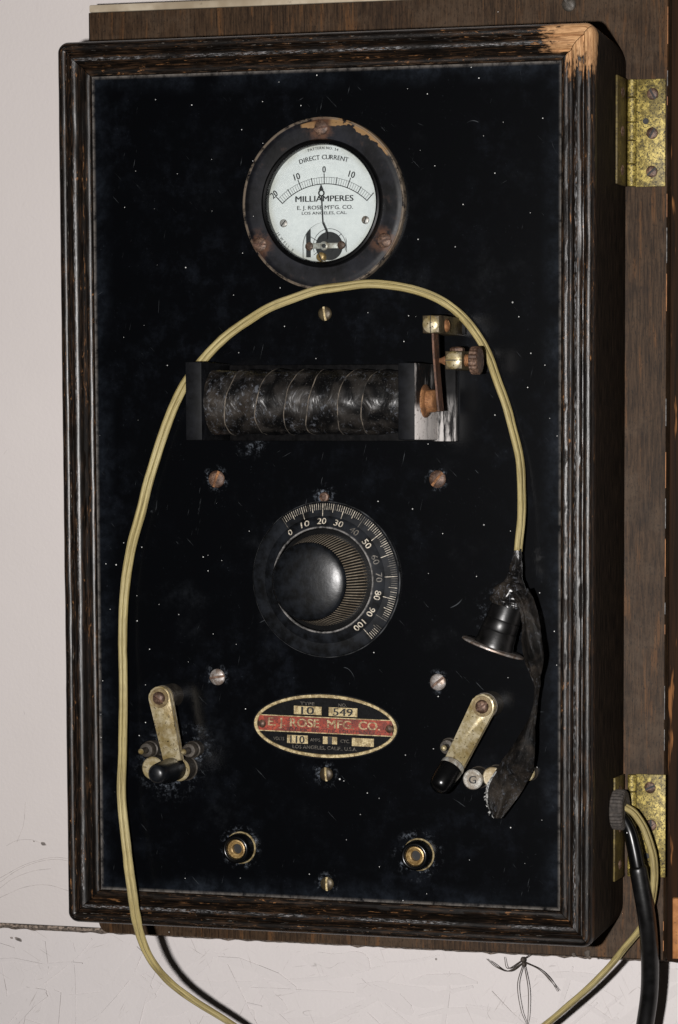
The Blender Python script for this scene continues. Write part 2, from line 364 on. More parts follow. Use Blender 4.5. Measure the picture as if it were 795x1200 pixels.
def mk_tape(name, rough, dust):
    a = Mat(name); v = a.co()
    f = a.noise(v, 900, 4, .65); k = a.noise(a.co((1, 1, .7)), 95, 4, .5, .6); wr = a.noise(a.co((1.6, 1, 1), loc=(6, 1, 1)), 310, 4, .65, .8); b = a.noise(a.co((1, 1, 1), loc=(4, 4, 4)), 40, 4, .6)
    c = a.mix(a.step(k, .40, .72), (.0022, .0022, .0024), (.020, .0175, .0155))
    c = a.mix(a.math('MULTIPLY', a.step(b, .50, .68), .55), c, (.045, .036, .028))
    c = a.mix(a.math('MULTIPLY', a.step(f, .62, .70), .4), c, (.17, .16, .15))
    c = a.mix(a.math('MULTIPLY', a.math('MULTIPLY', a.step(wr, .54, .68), a.step(b, .38, .54)), .85), c, (.092, .098, .112))  # blue-grey scuffs, with the sheen of the tape put into their colour
    if dust:
        c = a.mix(a.math('MULTIPLY', a.step(a.noise(v, 75, 5, .7, .5), .44, .70), dust), c, (.085, .068, .054))
    a.P(Base_Color=c, Roughness=a.math('ADD', rough, a.math('MULTIPLY', k, .3)), Specular_IOR_Level=.5 - dust * .5, Normal=a.bump(k, .6, .0020))
    return a.m
MT['tape'] = mk_tape('old_friction_tape', .17, 0.)
MT['tape_dusty'] = mk_tape('dusty_friction_tape', .46, .5)
MT['tapeedge'] = plain('frayed_tape_edge', (.075, .062, .048), .8, var=.95, scale=160)
MT['fray'] = plain('dry_tape_glue', (.34, .34, .33), .8, var=.9, scale=900)

def mk_cord():
    a = Mat('yellowed_cord'); uv = a.co((1, 1, 1), uv=True)
    def m(sx, sy, l=0): return a.n('ShaderNodeMapping', {0: uv, 'Scale': (sx, sy, 1), 'Location': (l, l, 0)}).outputs[0]
    g = a.noise(m(38, 15), 1, 5, .7, .3); b = a.noise(m(14, 3), 1, 4, .6); d = a.noise(m(80, 22, 3), 1, 4, .7)
    c = a.mix(a.step(g, .32, .68), (.19, .145, .052), (.42, .345, .150))
    c = a.mix(a.math('MULTIPLY', a.step(b, .42, .7), .5), c, (.52, .455, .26))
    c = a.mix(a.math('MULTIPLY', a.step(d, .55, .66), .8), c, (.075, .052, .018))
    c = a.mix(a.math('MULTIPLY', a.step(a.noise(m(30, 2, 8), 1, 4, .65), .52, .70), .55), c, (.14, .105, .045))
    a.P(Base_Color=c, Roughness=.5, Specular_IOR_Level=.3, Normal=a.bump(g, .7, .0007))
    return a.m
MT['cord'] = mk_cord()
def mk_fibre():
    a = Mat('chipped_fibre_end'); v = a.co()
    g = a.noise(a.co((170, 170, 40)), 1, 6, .72); f = a.noise(v, 420, 4, .7); k = a.noise(v, 36, 4, .6)
    sx = a.n('ShaderNodeSeparateXYZ', {0: v})
    zt = P(500, 478, .02).z
    low = a.math('SUBTRACT', 1., a.step(a.math('ADD', sx.outputs[2], a.math('MULTIPLY', a.math('SUBTRACT', k, .5), .012)), zt - .002, zt + .003))  # worn white kept low; the hammer's shadow above it is put into the colour
    up = a.math('MULTIPLY', a.step(g, .52, .70), .5)
    msk = a.math('MAXIMUM', a.math('MULTIPLY', low, a.step(g, .28, .48)), up)
    c = a.mix(msk, (.0045, .0045, .005), (.85, .80, .77))
    c = a.mix(a.math('MULTIPLY', a.step(f, .58, .66), .8), c, (.045, .026, .018))
    a.P(Base_Color=c, Roughness=.5, Normal=a.bump(g, .5, .0006))
    return a.m
MT['fibre_end'] = mk_fibre()
MT['fibre'] = plain('black_fibre', (.0042, .0045, .0055), .55, spec=.12, var=.5, scale=160, bump=.2, speck=.05)
def mk_base():
    a = Mat('worn_coil_base'); v = a.co(); g = a.noise(a.co((260, 260, 30)), 1, 6, .72); f = a.noise(v, 300, 5, .7)
    sx = a.n('ShaderNodeSeparateXYZ', {0: v}); qa, qb = P(514, 480, .004), P(530, 500, .004)
    m_ = a.math('MULTIPLY', a.step(sx.outputs[0], qa.x - .004, qa.x), a.math('SUBTRACT', 1., a.step(sx.outputs[2], qa.z - .004, qa.z + .010)))
    c = a.mix(a.step(f, .3, .7), (.0012, .0012, .0014), (.0055, .0053, .0056))
    c = a.mix(a.step(f, .68, .74), c, (.12, .105, .085))
    c = a.mix(a.math('MULTIPLY', m_, a.step(g, .40, .58)), c, (.42, .40, .385))
    a.P(Base_Color=c, Roughness=.5, Specular_IOR_Level=.06, Normal=a.bump(g, .4, .0002)); return a.m
MT['coilbase'] = mk_base()
MT['spider'] = plain('spider_brown', (.045, .034, .026), .7)
MT['lint'] = plain('grey_lint', (.085, .07, .058), .9)
MT['panel'] = mk_panel(); MT['face'] = mk_face(); MT['flange'] = mk_flange()
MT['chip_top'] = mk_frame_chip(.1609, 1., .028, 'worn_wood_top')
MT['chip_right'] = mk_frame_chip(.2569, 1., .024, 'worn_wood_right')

# ---------------------------------------------------------------- builders
def link(name, me, mat, parent=None, smooth=None):
    mats = mat if isinstance(mat, (list, tuple)) else [mat]
    for m in mats: me.materials.append(MT[m] if isinstance(m, str) else m)
    o = bpy.data.objects.new(name, me); COL.objects.link(o)
    if parent is not None: adopt(o, parent)
    if smooth:
        for p in me.polygons: p.use_smooth = True
        if smooth != 180: me.set_sharp_from_angle(angle=R(smooth))
    return o
def adopt(o, parent):
    o.parent = parent
    o.matrix_parent_inverse = WORLD[parent.name].inverted()
    WORLD[o.name] = WORLD[parent.name] @ Matrix() if False else Matrix.Identity(4) @ o.matrix_basis
WORLD = {}
def obj(name, bm, mat, parent=None, smooth=35):
    bmesh.ops.recalc_face_normals(bm, faces=bm.faces)
    me = bpy.data.meshes.new(name); bm.to_mesh(me); bm.free()
    o = link(name, me, mat, parent, smooth)
    WORLD[o.name] = o.matrix_basis.copy()
    return o
def thing(name, label, cat, loc):
    o = bpy.data.objects.new(name, None); COL.objects.link(o); o.location = loc
    o['label'] = label; o['category'] = cat; o.empty_display_size = .02
    WORLD[o.name] = Matrix.Translation(loc)
    return o
def frame_mat(origin, axis, up=Vector((0, 0, 1))):
    """local Z along axis"""
    z = Vector(axis).normalized(); x = up.cross(z)
    if x.length < 1e-6: x = Vector((1, 0, 0))
    x.normalize(); y = z.cross(x)
    m = Matrix((x, y, z)).transposed().to_4x4(); m.translation = origin
    return m
OUT = Vector((0, -1, 0))
def B(): return bmesh.new()
def lathe(bm, prof, M, seg=48, mi=0, squash=None):
    """prof: list of (r, z); r == 0 closes"""
    rings = []
    for r, z in prof:
        if r <= 1e-9: rings.append([bm.verts.new(M @ Vector((0, 0, z)))])
        else: rings.append([bm.verts.new(M @ Vector((r * math.cos(2 * PI * i / seg), r * math.sin(2 * PI * i / seg), z))) for i in range(seg)])
    for a, b in zip(rings, rings[1:]):
        for i in range(seg):
            j = (i + 1) % seg
            if len(a) == 1 and len(b) == 1: continue
            if len(a) == 1: f = bm.faces.new((a[0], b[i], b[j]))
            elif len(b) == 1: f = bm.faces.new((a[i], b[0], a[j]))
            else: f = bm.faces.new((a[i], b[i], b[j], a[j]))
            f.material_index = mi
    return rings
def box(bm, lo_, hi, M=None, mi=0, bev=0.):
    M = M or Matrix()
    v = [bm.verts.new(M @ Vector((x, y, z))) for x in (lo_[0], hi[0]) for y in (lo_[1], hi[1]) for z in (lo_[2], hi[2])]
    fs = [bm.faces.new([v[i] for i in q]) for q in ((0, 1, 3, 2), (4, 6, 7, 5), (0, 4, 5, 1), (2, 3, 7, 6), (0, 2, 6, 4), (1, 5, 7, 3))]
    for f in fs: f.material_index = mi
    if bev:
        es = {e for f in fs for e in f.edges}
        bmesh.ops.bevel(bm, geom=list(es), offset=bev, segments=2, affect='EDGES', profile=.5)
    return fs
def prism(bm, pts, z0, z1, M, mi=0, bev=0., side_mi=None):
    """pts: closed outline in local XY, extruded z0..z1"""
    a = [bm.verts.new(M @ Vector((x, y, z0))) for x, y in pts]; b = [bm.verts.new(M @ Vector((x, y, z1))) for x, y in pts]
    n = len(pts); top = bm.faces.new(b); bot = bm.faces.new(a[::-1]); top.material_index = bot.material_index = mi
    for i in range(n):
        f = bm.faces.new((a[i], a[(i + 1) % n], b[(i + 1) % n], b[i])); f.material_index = mi if side_mi is None else side_mi
    if bev: bmesh.ops.bevel(bm, geom=list(top.edges), offset=bev, segments=2, affect='EDGES', profile=.5)
def catmull(pts, n=8):
    out = []
    q = [pts[0] * 2 - pts[1]] + list(pts) + [pts[-1] * 2 - pts[-2]]
    for i in range(1, len(q) - 2):
        a, b, c, d = q[i - 1], q[i], q[i + 1], q[i + 2]
        for k in range(n):
            t = k / n
            out.append(.5 * ((2 * b) + (c - a) * t + (2 * a - 5 * b + 4 * c - d) * t * t + (3 * b - a - 3 * c + d) * t ** 3))
    out.append(pts[-1].copy())
    return out
def tube(bm, pts, rad, seg=10, mi=0, off=None, caps=True):
    """rad: number or function(i/n). off: function(i/n, tangent) -> offset vector"""
    rings = []; n = len(pts); uvl = bm.loops.layers.uv.verify(); ln = 0.; L = [0.]
    for i in range(1, n): ln += (pts[i] - pts[i - 1]).length; L.append(ln)
    nrm = None
    for i, p in enumerate(pts):
        t = (pts[min(i + 1, n - 1)] - pts[max(i - 1, 0)]).normalized()
        if nrm is None:
            nrm = t.cross(Vector((.3, 1, .1))).normalized()
        nrm = (nrm - t * nrm.dot(t)).normalized(); bn = t.cross(nrm)
        c = p + (off(i / (n - 1), t) if off else Vector())
        r = rad(i / (n - 1)) if callable(rad) else rad
        rings.append([bm.verts.new(c + (nrm * math.cos(2 * PI * k / seg) + bn * math.sin(2 * PI * k / seg)) * r) for k in range(seg)])
    for i in range(n - 1):
        for k in range(seg):
            j = (k + 1) % seg
            f = bm.faces.new((rings[i][k], rings[i][j], rings[i + 1][j], rings[i + 1][k])); f.material_index = mi; f.smooth = True
            for lp, (uu, vv) in zip(f.loops, ((L[i], k), (L[i], k + 1), (L[i + 1], k + 1), (L[i + 1], k))): lp[uvl].uv = (uu, vv / seg)
    if caps:
        bm.faces.new(rings[0][::-1]).material_index = mi; bm.faces.new(rings[-1]).material_index = mi
def slot_head(bm, r, dome, M, ang=0., wslot=.16, depth=.45, seg=28, mi=0, mslot=0, skirt=0.0):
    """a domed screw head with a real slot cut in it; base at local z=0"""
    t = bmesh.new(); th = dome
    prof = [(0, th), (r * .35, th * .95), (r * .62, th * .80), (r * .84, th * .52), (r * .96, th * .22), (r, 0), (r, -max(skirt, .0004))]
    lathe(t, prof, Matrix(), seg)
    ws = r * wslot
    for s in (-ws, ws):
        bmesh.ops.bisect_plane(t, geom=t.verts[:] + t.edges[:] + t.faces[:], plane_co=(s, 0, 0), plane_no=(1, 0, 0))
    dead = [f for f in t.faces if abs(f.calc_center_median().x) < ws - 1e-7]
    bmesh.ops.delete(t, geom=dead, context='FACES')
    zf = th * (1 - depth) - .0001
    for f in t.faces: f.material_index = mi
    be = [e for e in t.edges if e.is_boundary and all(abs(abs(v.co.x) - ws) < 1e-6 for v in e.verts)]
    for e in be:
        a, b = e.verts
        c = t.verts.new((b.co.x, b.co.y, min(zf, b.co.z - .00005))); d = t.verts.new((a.co.x, a.co.y, min(zf, a.co.z - .00005)))
        t.faces.new((a, b, c, d)).material_index = mslot
    q = [t.verts.new((x, y, zf)) for x, y in ((-ws * 1.02, -r * .97), (ws * 1.02, -r * .97), (ws * 1.02, r * .97), (-ws * 1.02, r * .97))]
    t.faces.new(q).material_index = mslot
    t.transform(M @ Matrix.Rotation(ang, 4, 'Z'))
    me = bpy.data.meshes.new('tmp'); t.to_mesh(me); t.free(); bm.from_mesh(me); bpy.data.meshes.remove(me)
def FM(p, h=None):
    """frame on the panel at world point p, local z toward the viewer, local y up, local x right"""
    m = Matrix((Vector((1, 0, 0)), Vector((0, 0, 1)), Vector((0, -1, 0)))).transposed().to_4x4()
    m.translation = p if h is None else Vector((p.x, -h, p.z))
    return m

_font = {}
def glyphs(s, size, bold=0.):
    """flat mesh of a text, left aligned at the origin: (verts, faces, width)"""
    k = (s, bold)
    if k not in _font:
        cu = bpy.data.curves.new('t', 'FONT'); cu.body = s; cu.size = 1; cu.offset = bold; cu.resolution_u = 3
        o = bpy.data.objects.new('t', cu); COL.objects.link(o)
        dg = bpy.context.evaluated_depsgraph_get(); me = o.evaluated_get(dg).to_mesh()
        vs = [tuple(v.co[:2]) for v in me.vertices]; fs = [tuple(p.vertices) for p in me.polygons]
        o.evaluated_get(dg).to_mesh_clear(); bpy.data.objects.remove(o); bpy.data.curves.remove(cu)
        _font[k] = (vs, fs)
    vs, fs = _font[k]
    xs = [v[0] for v in vs] or [0, .3]
    return [(x * size, y * size) for x, y in vs], fs, min(xs) * size, max(xs) * size
def put_text(bm, s, M, size, width=None, bold=0., mi=0, center=(0, 0), rot=0.):
    """text centred at center in the local XY of M, stretched to width"""
    vs, fs, x0, x1 = glyphs(s, size)
    k = 1 if width is None else width / max(1e-6, x1 - x0)
    cap = size * .70
    Rm = Matrix.Rotation(rot, 2)
    nv = []
    for x, y in vs:
        q = Rm @ Vector(((x - (x0 + x1) / 2) * k, y - cap / 2))
        nv.append(Vector((q.x + center[0], q.y + center[1], 0)))
    for k2 in range(3 if bold else 1):           # a heavier stroke is the same letter struck again beside itself
        off = Rm @ Vector(((k2 - 1) * bold, 0)) if bold else Vector((0, 0))
        ww = [bm.verts.new(M @ (p + Vector((off.x, off.y, .00003 * k2)))) for p in nv]
        for f in fs:
            try: bm.faces.new([ww[i] for i in f]).material_index = mi
            except ValueError: pass
def arc_text(bm, s, M, size, rad, a0, a1, cen=(0, 0), bold=0., mi=0):
    """letters on an arc; angles clockwise from up, letter tops outward"""
    adv = [max(.28, glyphs(c, 1)[3]) + .12 if c != ' ' else .38 for c in s]
    tot = sum(adv); x = 0
    for c, w_ in zip(s, adv):
        a = a0 + (a1 - a0) * (x + w_ / 2) / tot; x += w_
        if c != ' ':
            ww = None
            put_text(bm, c, M, size, None, bold, mi, (cen[0] + rad * math.sin(a), cen[1] + rad * math.cos(a)), -a)
def bar(bm, M, x0, y0, x1, y1, wd, mi=0, z=0.):
    d = Vector((x1 - x0, y1 - y0)); n = Vector((-d.y, d.x)).normalized() * wd / 2
    q = [M @ Vector((x, y, z)) for x, y in ((x0 + n.x, y0 + n.y), (x0 - n.x, y0 - n.y), (x1 - n.x, y1 - n.y), (x1 + n.x, y1 + n.y))]
    bm.faces.new([bm.verts.new(p) for p in q]).material_index = mi
def ring_outline(r, n, sx=1., sy=1.): return [(r * sx * math.cos(2 * PI * i / n), r * sy * math.sin(2 * PI * i / n)) for i in range(n)]

# ---------------------------------------------------------------- the wall
Y_CAB = .0665                                    # front of the brown cabinet = back of the box
Y_WALL = .117
seam = P(40, 1086, -Y_WALL).z
wall = bpy.data.objects.new('wall', None); COL.objects.link(wall); wall['kind'] = 'structure'
wall.location = (0, Y_WALL, -1.2); WORLD['wall'] = Matrix.Translation(wall.location)
b = B(); box(b, (-1.5, Y_WALL, seam + .0012), (1.7, Y_WALL + .018, 1.4), bev=.001); obj('painted_board', b, 'wall', wall)
b = B(); box(b, (-1.5, Y_WALL + .0035, -1.2), (1.7, Y_WALL + .018, seam - .0022), bev=.0008)
strand_board = obj('strand_board', b, 'osb', wall)
b = B()                                         # ragged dusty edge showing in the joint
rows = []
N = 420
for i in range(N + 1):
    x = -.5 + 1.1 * i / N
    j = noise.noise(Vector((x * 90, 0, 3))) * .0009
    rows.append([b.verts.new((x, Y_WALL - .0008 + abs(j) * .4, seam + .0012 + j * .5)), b.verts.new((x, Y_WALL - .0014, seam - .0004 + j)),
                 b.verts.new((x, Y_WALL + .0028, seam - .0026 + noise.noise(Vector((x * 150, 5, 3))) * .0012))])
for p, q in zip(rows, rows[1:]):
    b.faces.new((p[0], q[0], q[1], p[1])); b.faces.new((p[1], q[1], q[2], p[2]))
obj('board_edge', b, 'ledge', wall, None)
for i in range(300):                            # wood strands standing out under the paint of the lower board
    L, W_ = random.uniform(.014, .085), random.choice([random.uniform(.0012, .004), random.uniform(.004, .015)])
    cx, cz = random.uniform(-.34, .38), seam - random.uniform(.004, .13)
    a = random.gauss(.1, .8) + (PI / 2 if random.random() < .3 else 0)
    out = []
    bend = random.gauss(0, .06) * L
    for k in range(5):
        t = k / 4 - .5; out.append((t * L, bend * (1 - 4 * t * t) + W_ / 2 * (random.uniform(.7, 1.1) if 0 < k < 4 else random.uniform(.1, .6))))
    for k in range(5):
        t = .5 - k / 4; out.append((t * L, bend * (1 - 4 * t * t) - W_ / 2 * (random.uniform(.7, 1.1) if 0 < k < 4 else random.uniform(.1, .6))))
    rz = Matrix.Rotation(a, 2); pts = [rz @ Vector(p) for p in out]
    pts = [(p.x, p.y) for p in pts]
    if max(p[1] for p in pts) > seam - .004 - cz: continue
    b = B(); M = FM(Vector((cx, 0, cz)), -(Y_WALL + .0035))
    M = M @ Matrix.Rotation(random.uniform(-.012, .012), 4, 'X') @ Matrix.Rotation(random.uniform(-.006, .006), 4, 'Y')
    th = random.uniform(.00015, .0007)
    prism(b, pts, -.0008, th, M, 0, 0)
    for f in b.faces:
        if len(f.verts) == 4 and random.random() < .45: f.material_index = 1
    obj('strand', b, ['osb', 'osb_edge'], strand_board, None)
for lst, dk in (([(0, 1034), (22, 1019), (45, 1010), (66, 1007), (81, 1009)], 1), ([(0, 1029), (30, 1013), (60, 1005), (80, 1006)], 1), ([(0, 1052), (28, 1040), (55, 1037), (81, 1044)], 1), ([(8, 991), (20, 985), (36, 984), (48, 988)], 0),
                ([(30, 940), (28, 965), (20, 987)], 0), ([(0, 1041), (15, 1030), (38, 1021), (60, 1018)], 1)):       # hair cracks in the paint, as thin raised lips
    b = B(); tube(b, catmull([P(x, y, -Y_WALL) for x, y in lst], 8), .00010 if dk else .00008, 5); obj('hair_crack', b, 'crack_line', wall, None)
for px, py, sx_, sy_ in ((51, 989, 9, 5), (22, 1101, 13, 5), (14, 1099, 5, 3), (40, 986, 3, 2)):   # chips knocked out of the paint
    hw2 = -Y_WALL if py < 1090 else -(Y_WALL + .0035)
    b = B(); o10 = [(sx_ * .00024 * math.cos(2 * PI * k / 11) * random.uniform(.6, 1.1), sy_ * .00024 * math.sin(2 * PI * k / 11) * random.uniform(.6, 1.1)) for k in range(11)]
    prism(b, o10, -.0004, .00012, FM(P(px, py, hw2), hw2) @ Matrix.Rotation(R(-18), 4, 'Z'), 0); obj('paint_chip', b, 'osb_edge', wall, None)

# ---------------------------------------------------------------- brown cabinet behind
xl = P(103.5, 15, -Y_CAB).x; zt = P(103.5, 14, -Y_CAB).z; xr = P(781.5, 300, -Y_CAB).x
zb = P(117, 1092.5, -Y_CAB).z
cab = thing('wooden_cabinet', 'brown stained wooden cabinet on the pale wall behind the black box, with brass hinges', 'cabinet', (0, Y_WALL, zb))
rr = .006
def rrect(x0, z0, x1, z1, r, n=5, only=None):
    pts = []
    for (cx, cz, a0, on) in ((x1 - r, z1 - r, 0, 0), (x0 + r, z1 - r, 90, 0), (x0 + r, z0 + r, 180, 1), (x1 - r, z0 + r, 270, 0)):
        if on:
            for k in range(n + 1):
                a = R(a0 + 90 * k / n); pts.append((cx + r * math.cos(a), cz + r * math.sin(a)))
        else:
            pts.append((cx + r * (1 if a0 in (0, 270) else -1), cz + r * (1 if a0 in (0, 90) else -1)))
    return pts
b = B(); prism(b, rrect(xl, zb, xr, zt - .0005, rr), -.0155, 0, FM(Vector((0, 0, 0)), -Y_CAB), 0, .0009); obj('front_board', b, 'brown', cab)
b = B(); box(b, (xl + .0003, Y_CAB + .0157, zb + .001), (xr + .085, Y_WALL - .001, zt - .001)); obj('carcass', b, 'brown', cab)
b = B(); box(b, (xl + .0002, Y_CAB + .0008, zt - .0003), (xr + .085, Y_WALL - .0005, zt + .0042), bev=.0008); obj('top_board', b, 'pale_top', cab)
b = B(); box(b, (xr + .0012, Y_CAB + .003, zb - .001), (xr + .085, Y_CAB + .0155, zt - .0006), bev=.0012); obj('stile', b, 'stile', cab)
q0 = P(789, 1052, -Y_CAB - .001); q1 = P(789, 1123, -Y_CAB - .001)
b = B(); prism(b, [(q1.x, q1.z), (q1.x + .04, q1.z), (q1.x + .04, q0.z), (q0.x, q0.z)], 0, .004, FM(Vector((0, 0, 0)), -Y_CAB - .003), 0, .0006); obj('splinter', b, 'orange_wood', cab)
z0 = zb + .006
while z0 < zt - .02:                             # bright worn arris of the front board, in short lengths
    L = random.uniform(.004, .022)
    b = B(); box(b, (xr - .00015, Y_CAB - .0002, z0), (xr + .0002, Y_CAB + .0004, z0 + L)); obj('worn_arris', b, random.choice(['orange_wood', 'bevelline', 'bevelline']), cab, None)
    z0 += L + random.choice([.006, .015, .03, .05])
b = B(); s0 = P(667, 5, -Y_CAB); slot_head(b, .0042, .0012, FM(Vector((s0.x, Y_CAB - .0003, s0.z))), R(40), mi=0, mslot=0); obj('screw', b, 'hub', cab)

def hinge(ytop, ybot, screws, hole):
    root = bpy.data.objects.new('hinge', None); COL.objects.link(root)
    a = P(746, ytop, -Y_CAB + .002); c = P(746, ybot, -Y_CAB + .002)
    z1, z0 = a.z, c.z
    root.location = (a.x, Y_CAB, z0); root.empty_display_size = .02
    root.parent = cab; root.matrix_parent_inverse = WORLD[cab.name].inverted(); WORLD[root.name] = Matrix.Translation(root.location)
    xk = PX(740.5, ytop, .1).x if False else P(741, ytop, -Y_CAB + .003).x
    xL = P(745.5, ytop, -Y_CAB + .0015).x; xR = P(780, (ytop + ybot) / 2, -Y_CAB + .0015).x
    b = B()
    hp = P(hole[0], hole[1], -Y_CAB + .0015)
    box(b, (xL, Y_CAB - .0016, z0), (xR, Y_CAB - .0002, z1), bev=.0004); obj('hinge_leaf', b, 'hinge', root)
    b = B(); lathe(b, [(0, .0002), (.0017, .0002), (.0018, 0), (.0018, -.001)], FM(Vector((hp.x, Y_CAB - .0016, hp.z))), 20); obj('empty_hole', b, 'ink', root)
    # leaf on the side of the box
    b = B(); box(b, (.1610, Y_CAB - .0255, z0), (.1622, Y_CAB - .0035, z1), bev=.0003); obj('hinge_leaf', b, 'hinge_shaded', root)
    n = 5; r = .0026
    cuts = [0, .21, .43, .60, .83, 1]
    for i in range(n):
        za, zb_ = z0 + (z1 - z0) * cuts[i] + .0003, z0 + (z1 - z0) * cuts[i + 1] - .0003
        b = B(); lathe(b, [(0, 0), (r * .9, 0), (r, .0003), (r, zb_ - za - .0003), (r * .9, zb_ - za), (0, zb_ - za)], Matrix.Translation((xk, Y_CAB - .0030, za)), 20)
        obj('knuckle', b, 'hinge', root)
    for (sx_, sy_, an) in screws:
        q = P(sx_, sy_, -Y_CAB + .0016)
        b = B(); slot_head(b, .0034, .0009, FM(Vector((q.x, Y_CAB - .0016, q.z))), R(an), .17, .7, mslot=1); obj('screw', b, ['rust', 'ink'], root)
    for t in (.14, .5, .86):
        b = B(); slot_head(b, .0030, .0009, frame_mat(Vector((.1622, Y_CAB - .014, z0 + (z1 - z0) * t)), Vector((1, 0, 0))), R(20), .15, .6); obj('screw', b, 'rust', root)
hinge(93, 219, ((765, 110, 30), (764.5, 156, 150), (764, 201, 130)), (757, 142))
hinge(907, 1027, ((762, 923, 115), (763, 967, 0)), (758, 1003))

# ---------------------------------------------------------------- the black instrument box
W2, H2, MG = .1410, .2370, .0199
case = thing('instrument_box', 'old black wooden box with milliammeter, coil, dial and switches on a glossy black panel', 'instrument box', (0, Y_CAB, -H2 - MG))
def rail(kind):
    b = B(); uvl = b.loops.layers.uv.verify()
    va = VA
    cols = []
    ncorn, nst = 5, 110
    for u, h in PROF:
        a, c = W2 + u, H2 + u
        Rr = .0060 + max(0., -h) / .066 * .0085
        r = max(0., Rr - (MG - u))
        path = []
        def corner(sx, sz, t): # t 0..1 from 45deg to the straight side
            return t
        if kind in ('top', 'bottom'):
            s = 1 if kind == 'top' else -1
            for k in range(ncorn): 
                th = R(45) + R(45) * k / ncorn
                path.append((-(a - r) - r * math.cos(th), s * ((c - r) + r * math.sin(th))))
            for k in range(nst + 1):
                t = k / nst; path.append((-(a - r) * (1 - 2 * t), s * c))
            for k in range(ncorn - 1, -1, -1):
                th = R(45) + R(45) * k / ncorn
                path.append(((a - r) + r * math.cos(th), s * ((c - r) + r * math.sin(th))))
        else:
            s = 1 if kind == 'right' else -1
            for k in range(ncorn):
                th = R(45) * (1 - k / ncorn)
                path.append((s * ((a - r) + r * math.cos(th)), -(c - r) - r * math.sin(th)))
            for k in range(nst + 1):
                t = k / nst; path.append((s * a, -(c - r) * (1 - 2 * t)))
            for k in range(ncorn - 1, -1, -1):
                th = R(45) * (1 - k / ncorn)
                path.append((s * ((a - r) + r * math.cos(th)), (c - r) + r * math.sin(th)))
        cols.append(path)
    n = len(cols[0]); grid = []
    gap = .00022
    for (u, h), path in zip(PROF, cols):
        row = []
        for i, (x, z) in enumerate(path):
            al = x if kind in ('top', 'bottom') else z
            lim = (H2 if kind in ('left', 'right') else W2)
            e = min(1, max(0, (W2 + .02 if kind in ('top', 'bottom') else H2 + .02) - abs(al)) / .02)
            nz = noise.noise(Vector((x * 60 + h * 400, z * 60, u * 600))) * .00022 + noise.noise(Vector((x * 260, z * 260, u * 900 + 7))) * .00014
            if u == 0: nz = 0
            dent = 0.
            if u > .006: dent = max(0, noise.noise(Vector((x * 35, z * 35, 40 + u * 50))) - .38) * .0022
            x2, z2 = x, z
            if kind in ('top', 'bottom'): x2 = x - math.copysign(gap, x) * (1 if abs(x) > W2 - .001 else 0)
            else: z2 = z - math.copysign(gap, z) * (1 if abs(z) > H2 - .001 else 0)
            k = 1 - (nz + dent * .5) * 0
            row.append((b.verts.new((x2, -(h + nz - dent), z2)), al))
        grid.append(row)
    m = len(PROF)
    for j in range(m - 1):
        for i in range(n - 1):
            q = (grid[j][i], grid[j][i + 1], grid[j + 1][i + 1], grid[j + 1][i])
            f = b.faces.new([t[0] for t in q]); f.smooth = True
            for lp, t, v_ in zip(f.loops, q, (va[j], va[j], va[j + 1], va[j + 1])): lp[uvl].uv = (t[1] + {'top': 0, 'bottom': 3.1, 'left': 5.7, 'right': 0}[kind], v_)
    # back and inner faces, mitred ends
    for i in range(n - 1):
        b.faces.new((grid[0][i][0], grid[0][i + 1][0], grid[-1][i + 1][0], grid[-1][i][0]))
    b.faces.new([grid[j][0][0] for j in range(m)]); b.faces.new([grid[j][-1][0] for j in range(m)])
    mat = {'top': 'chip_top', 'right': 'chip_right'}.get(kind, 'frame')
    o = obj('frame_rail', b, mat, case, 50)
    return o
top_rail = rail('top'); top_rail['label'] = 'top rail with bare wood at its right end'
right_rail = rail('right'); right_rail['label'] = 'right rail with the paint worn off its top corner'
rail('bottom'); rail('left')
b = B(); box(b, (-W2 - .002, 0, -H2 - .002), (W2 + .002, .0060, H2 + .002)); obj('panel', b, 'panel', case, None)

def screw(px, py, r, dome, ang, mat, ring=True, slotmat=None, parent=case, h=0.):
    q = P(px, py, h + dome * .5)
    b = B(); slot_head(b, r, dome, FM(q, h), R(ang), .15, .55, mi=0, mslot=1)
    return obj('screw', b, [mat, slotmat or mat], parent)
screw(380.5, 367.5, .0041, .0014, 10, 'darkbrass', slotmat='gold')
screw(253.5, 561.5, .0050, .0013, -20, 'rust', slotmat='rust2')
screw(512.5, 561.5, .0050, .0013, -40, 'rust', slotmat='rust2')
screw(254.5, 793.5, .0048, .0013, 100, 'steel', slotmat='rust')
screw(513, 799.5, .0048, .0013, -50, 'steel', slotmat='rust')
screw(382, 907.5, .0041, .0014, 5, 'darkbrass', slotmat='gold')
screw(383, 1036, .0041, .0014, 0, 'darkbrass', slotmat='gold')
q = P(379.5, 582.5, .001); b = B(); lathe(b, [(0, .0004), (.0014, .0004), (.0018, .0014), (.0026, .0012), (.0030, 0)], FM(q, 0), 24); obj('index_pin', b, 'rust', case)

def group(name, loc):
    o = bpy.data.objects.new(name, None); COL.objects.link(o); o.location = loc; o.empty_display_size = .01
    o.parent = case; o.matrix_parent_inverse = WORLD[case.name].inverted(); WORLD[o.name] = Matrix.Translation(loc)
    return o

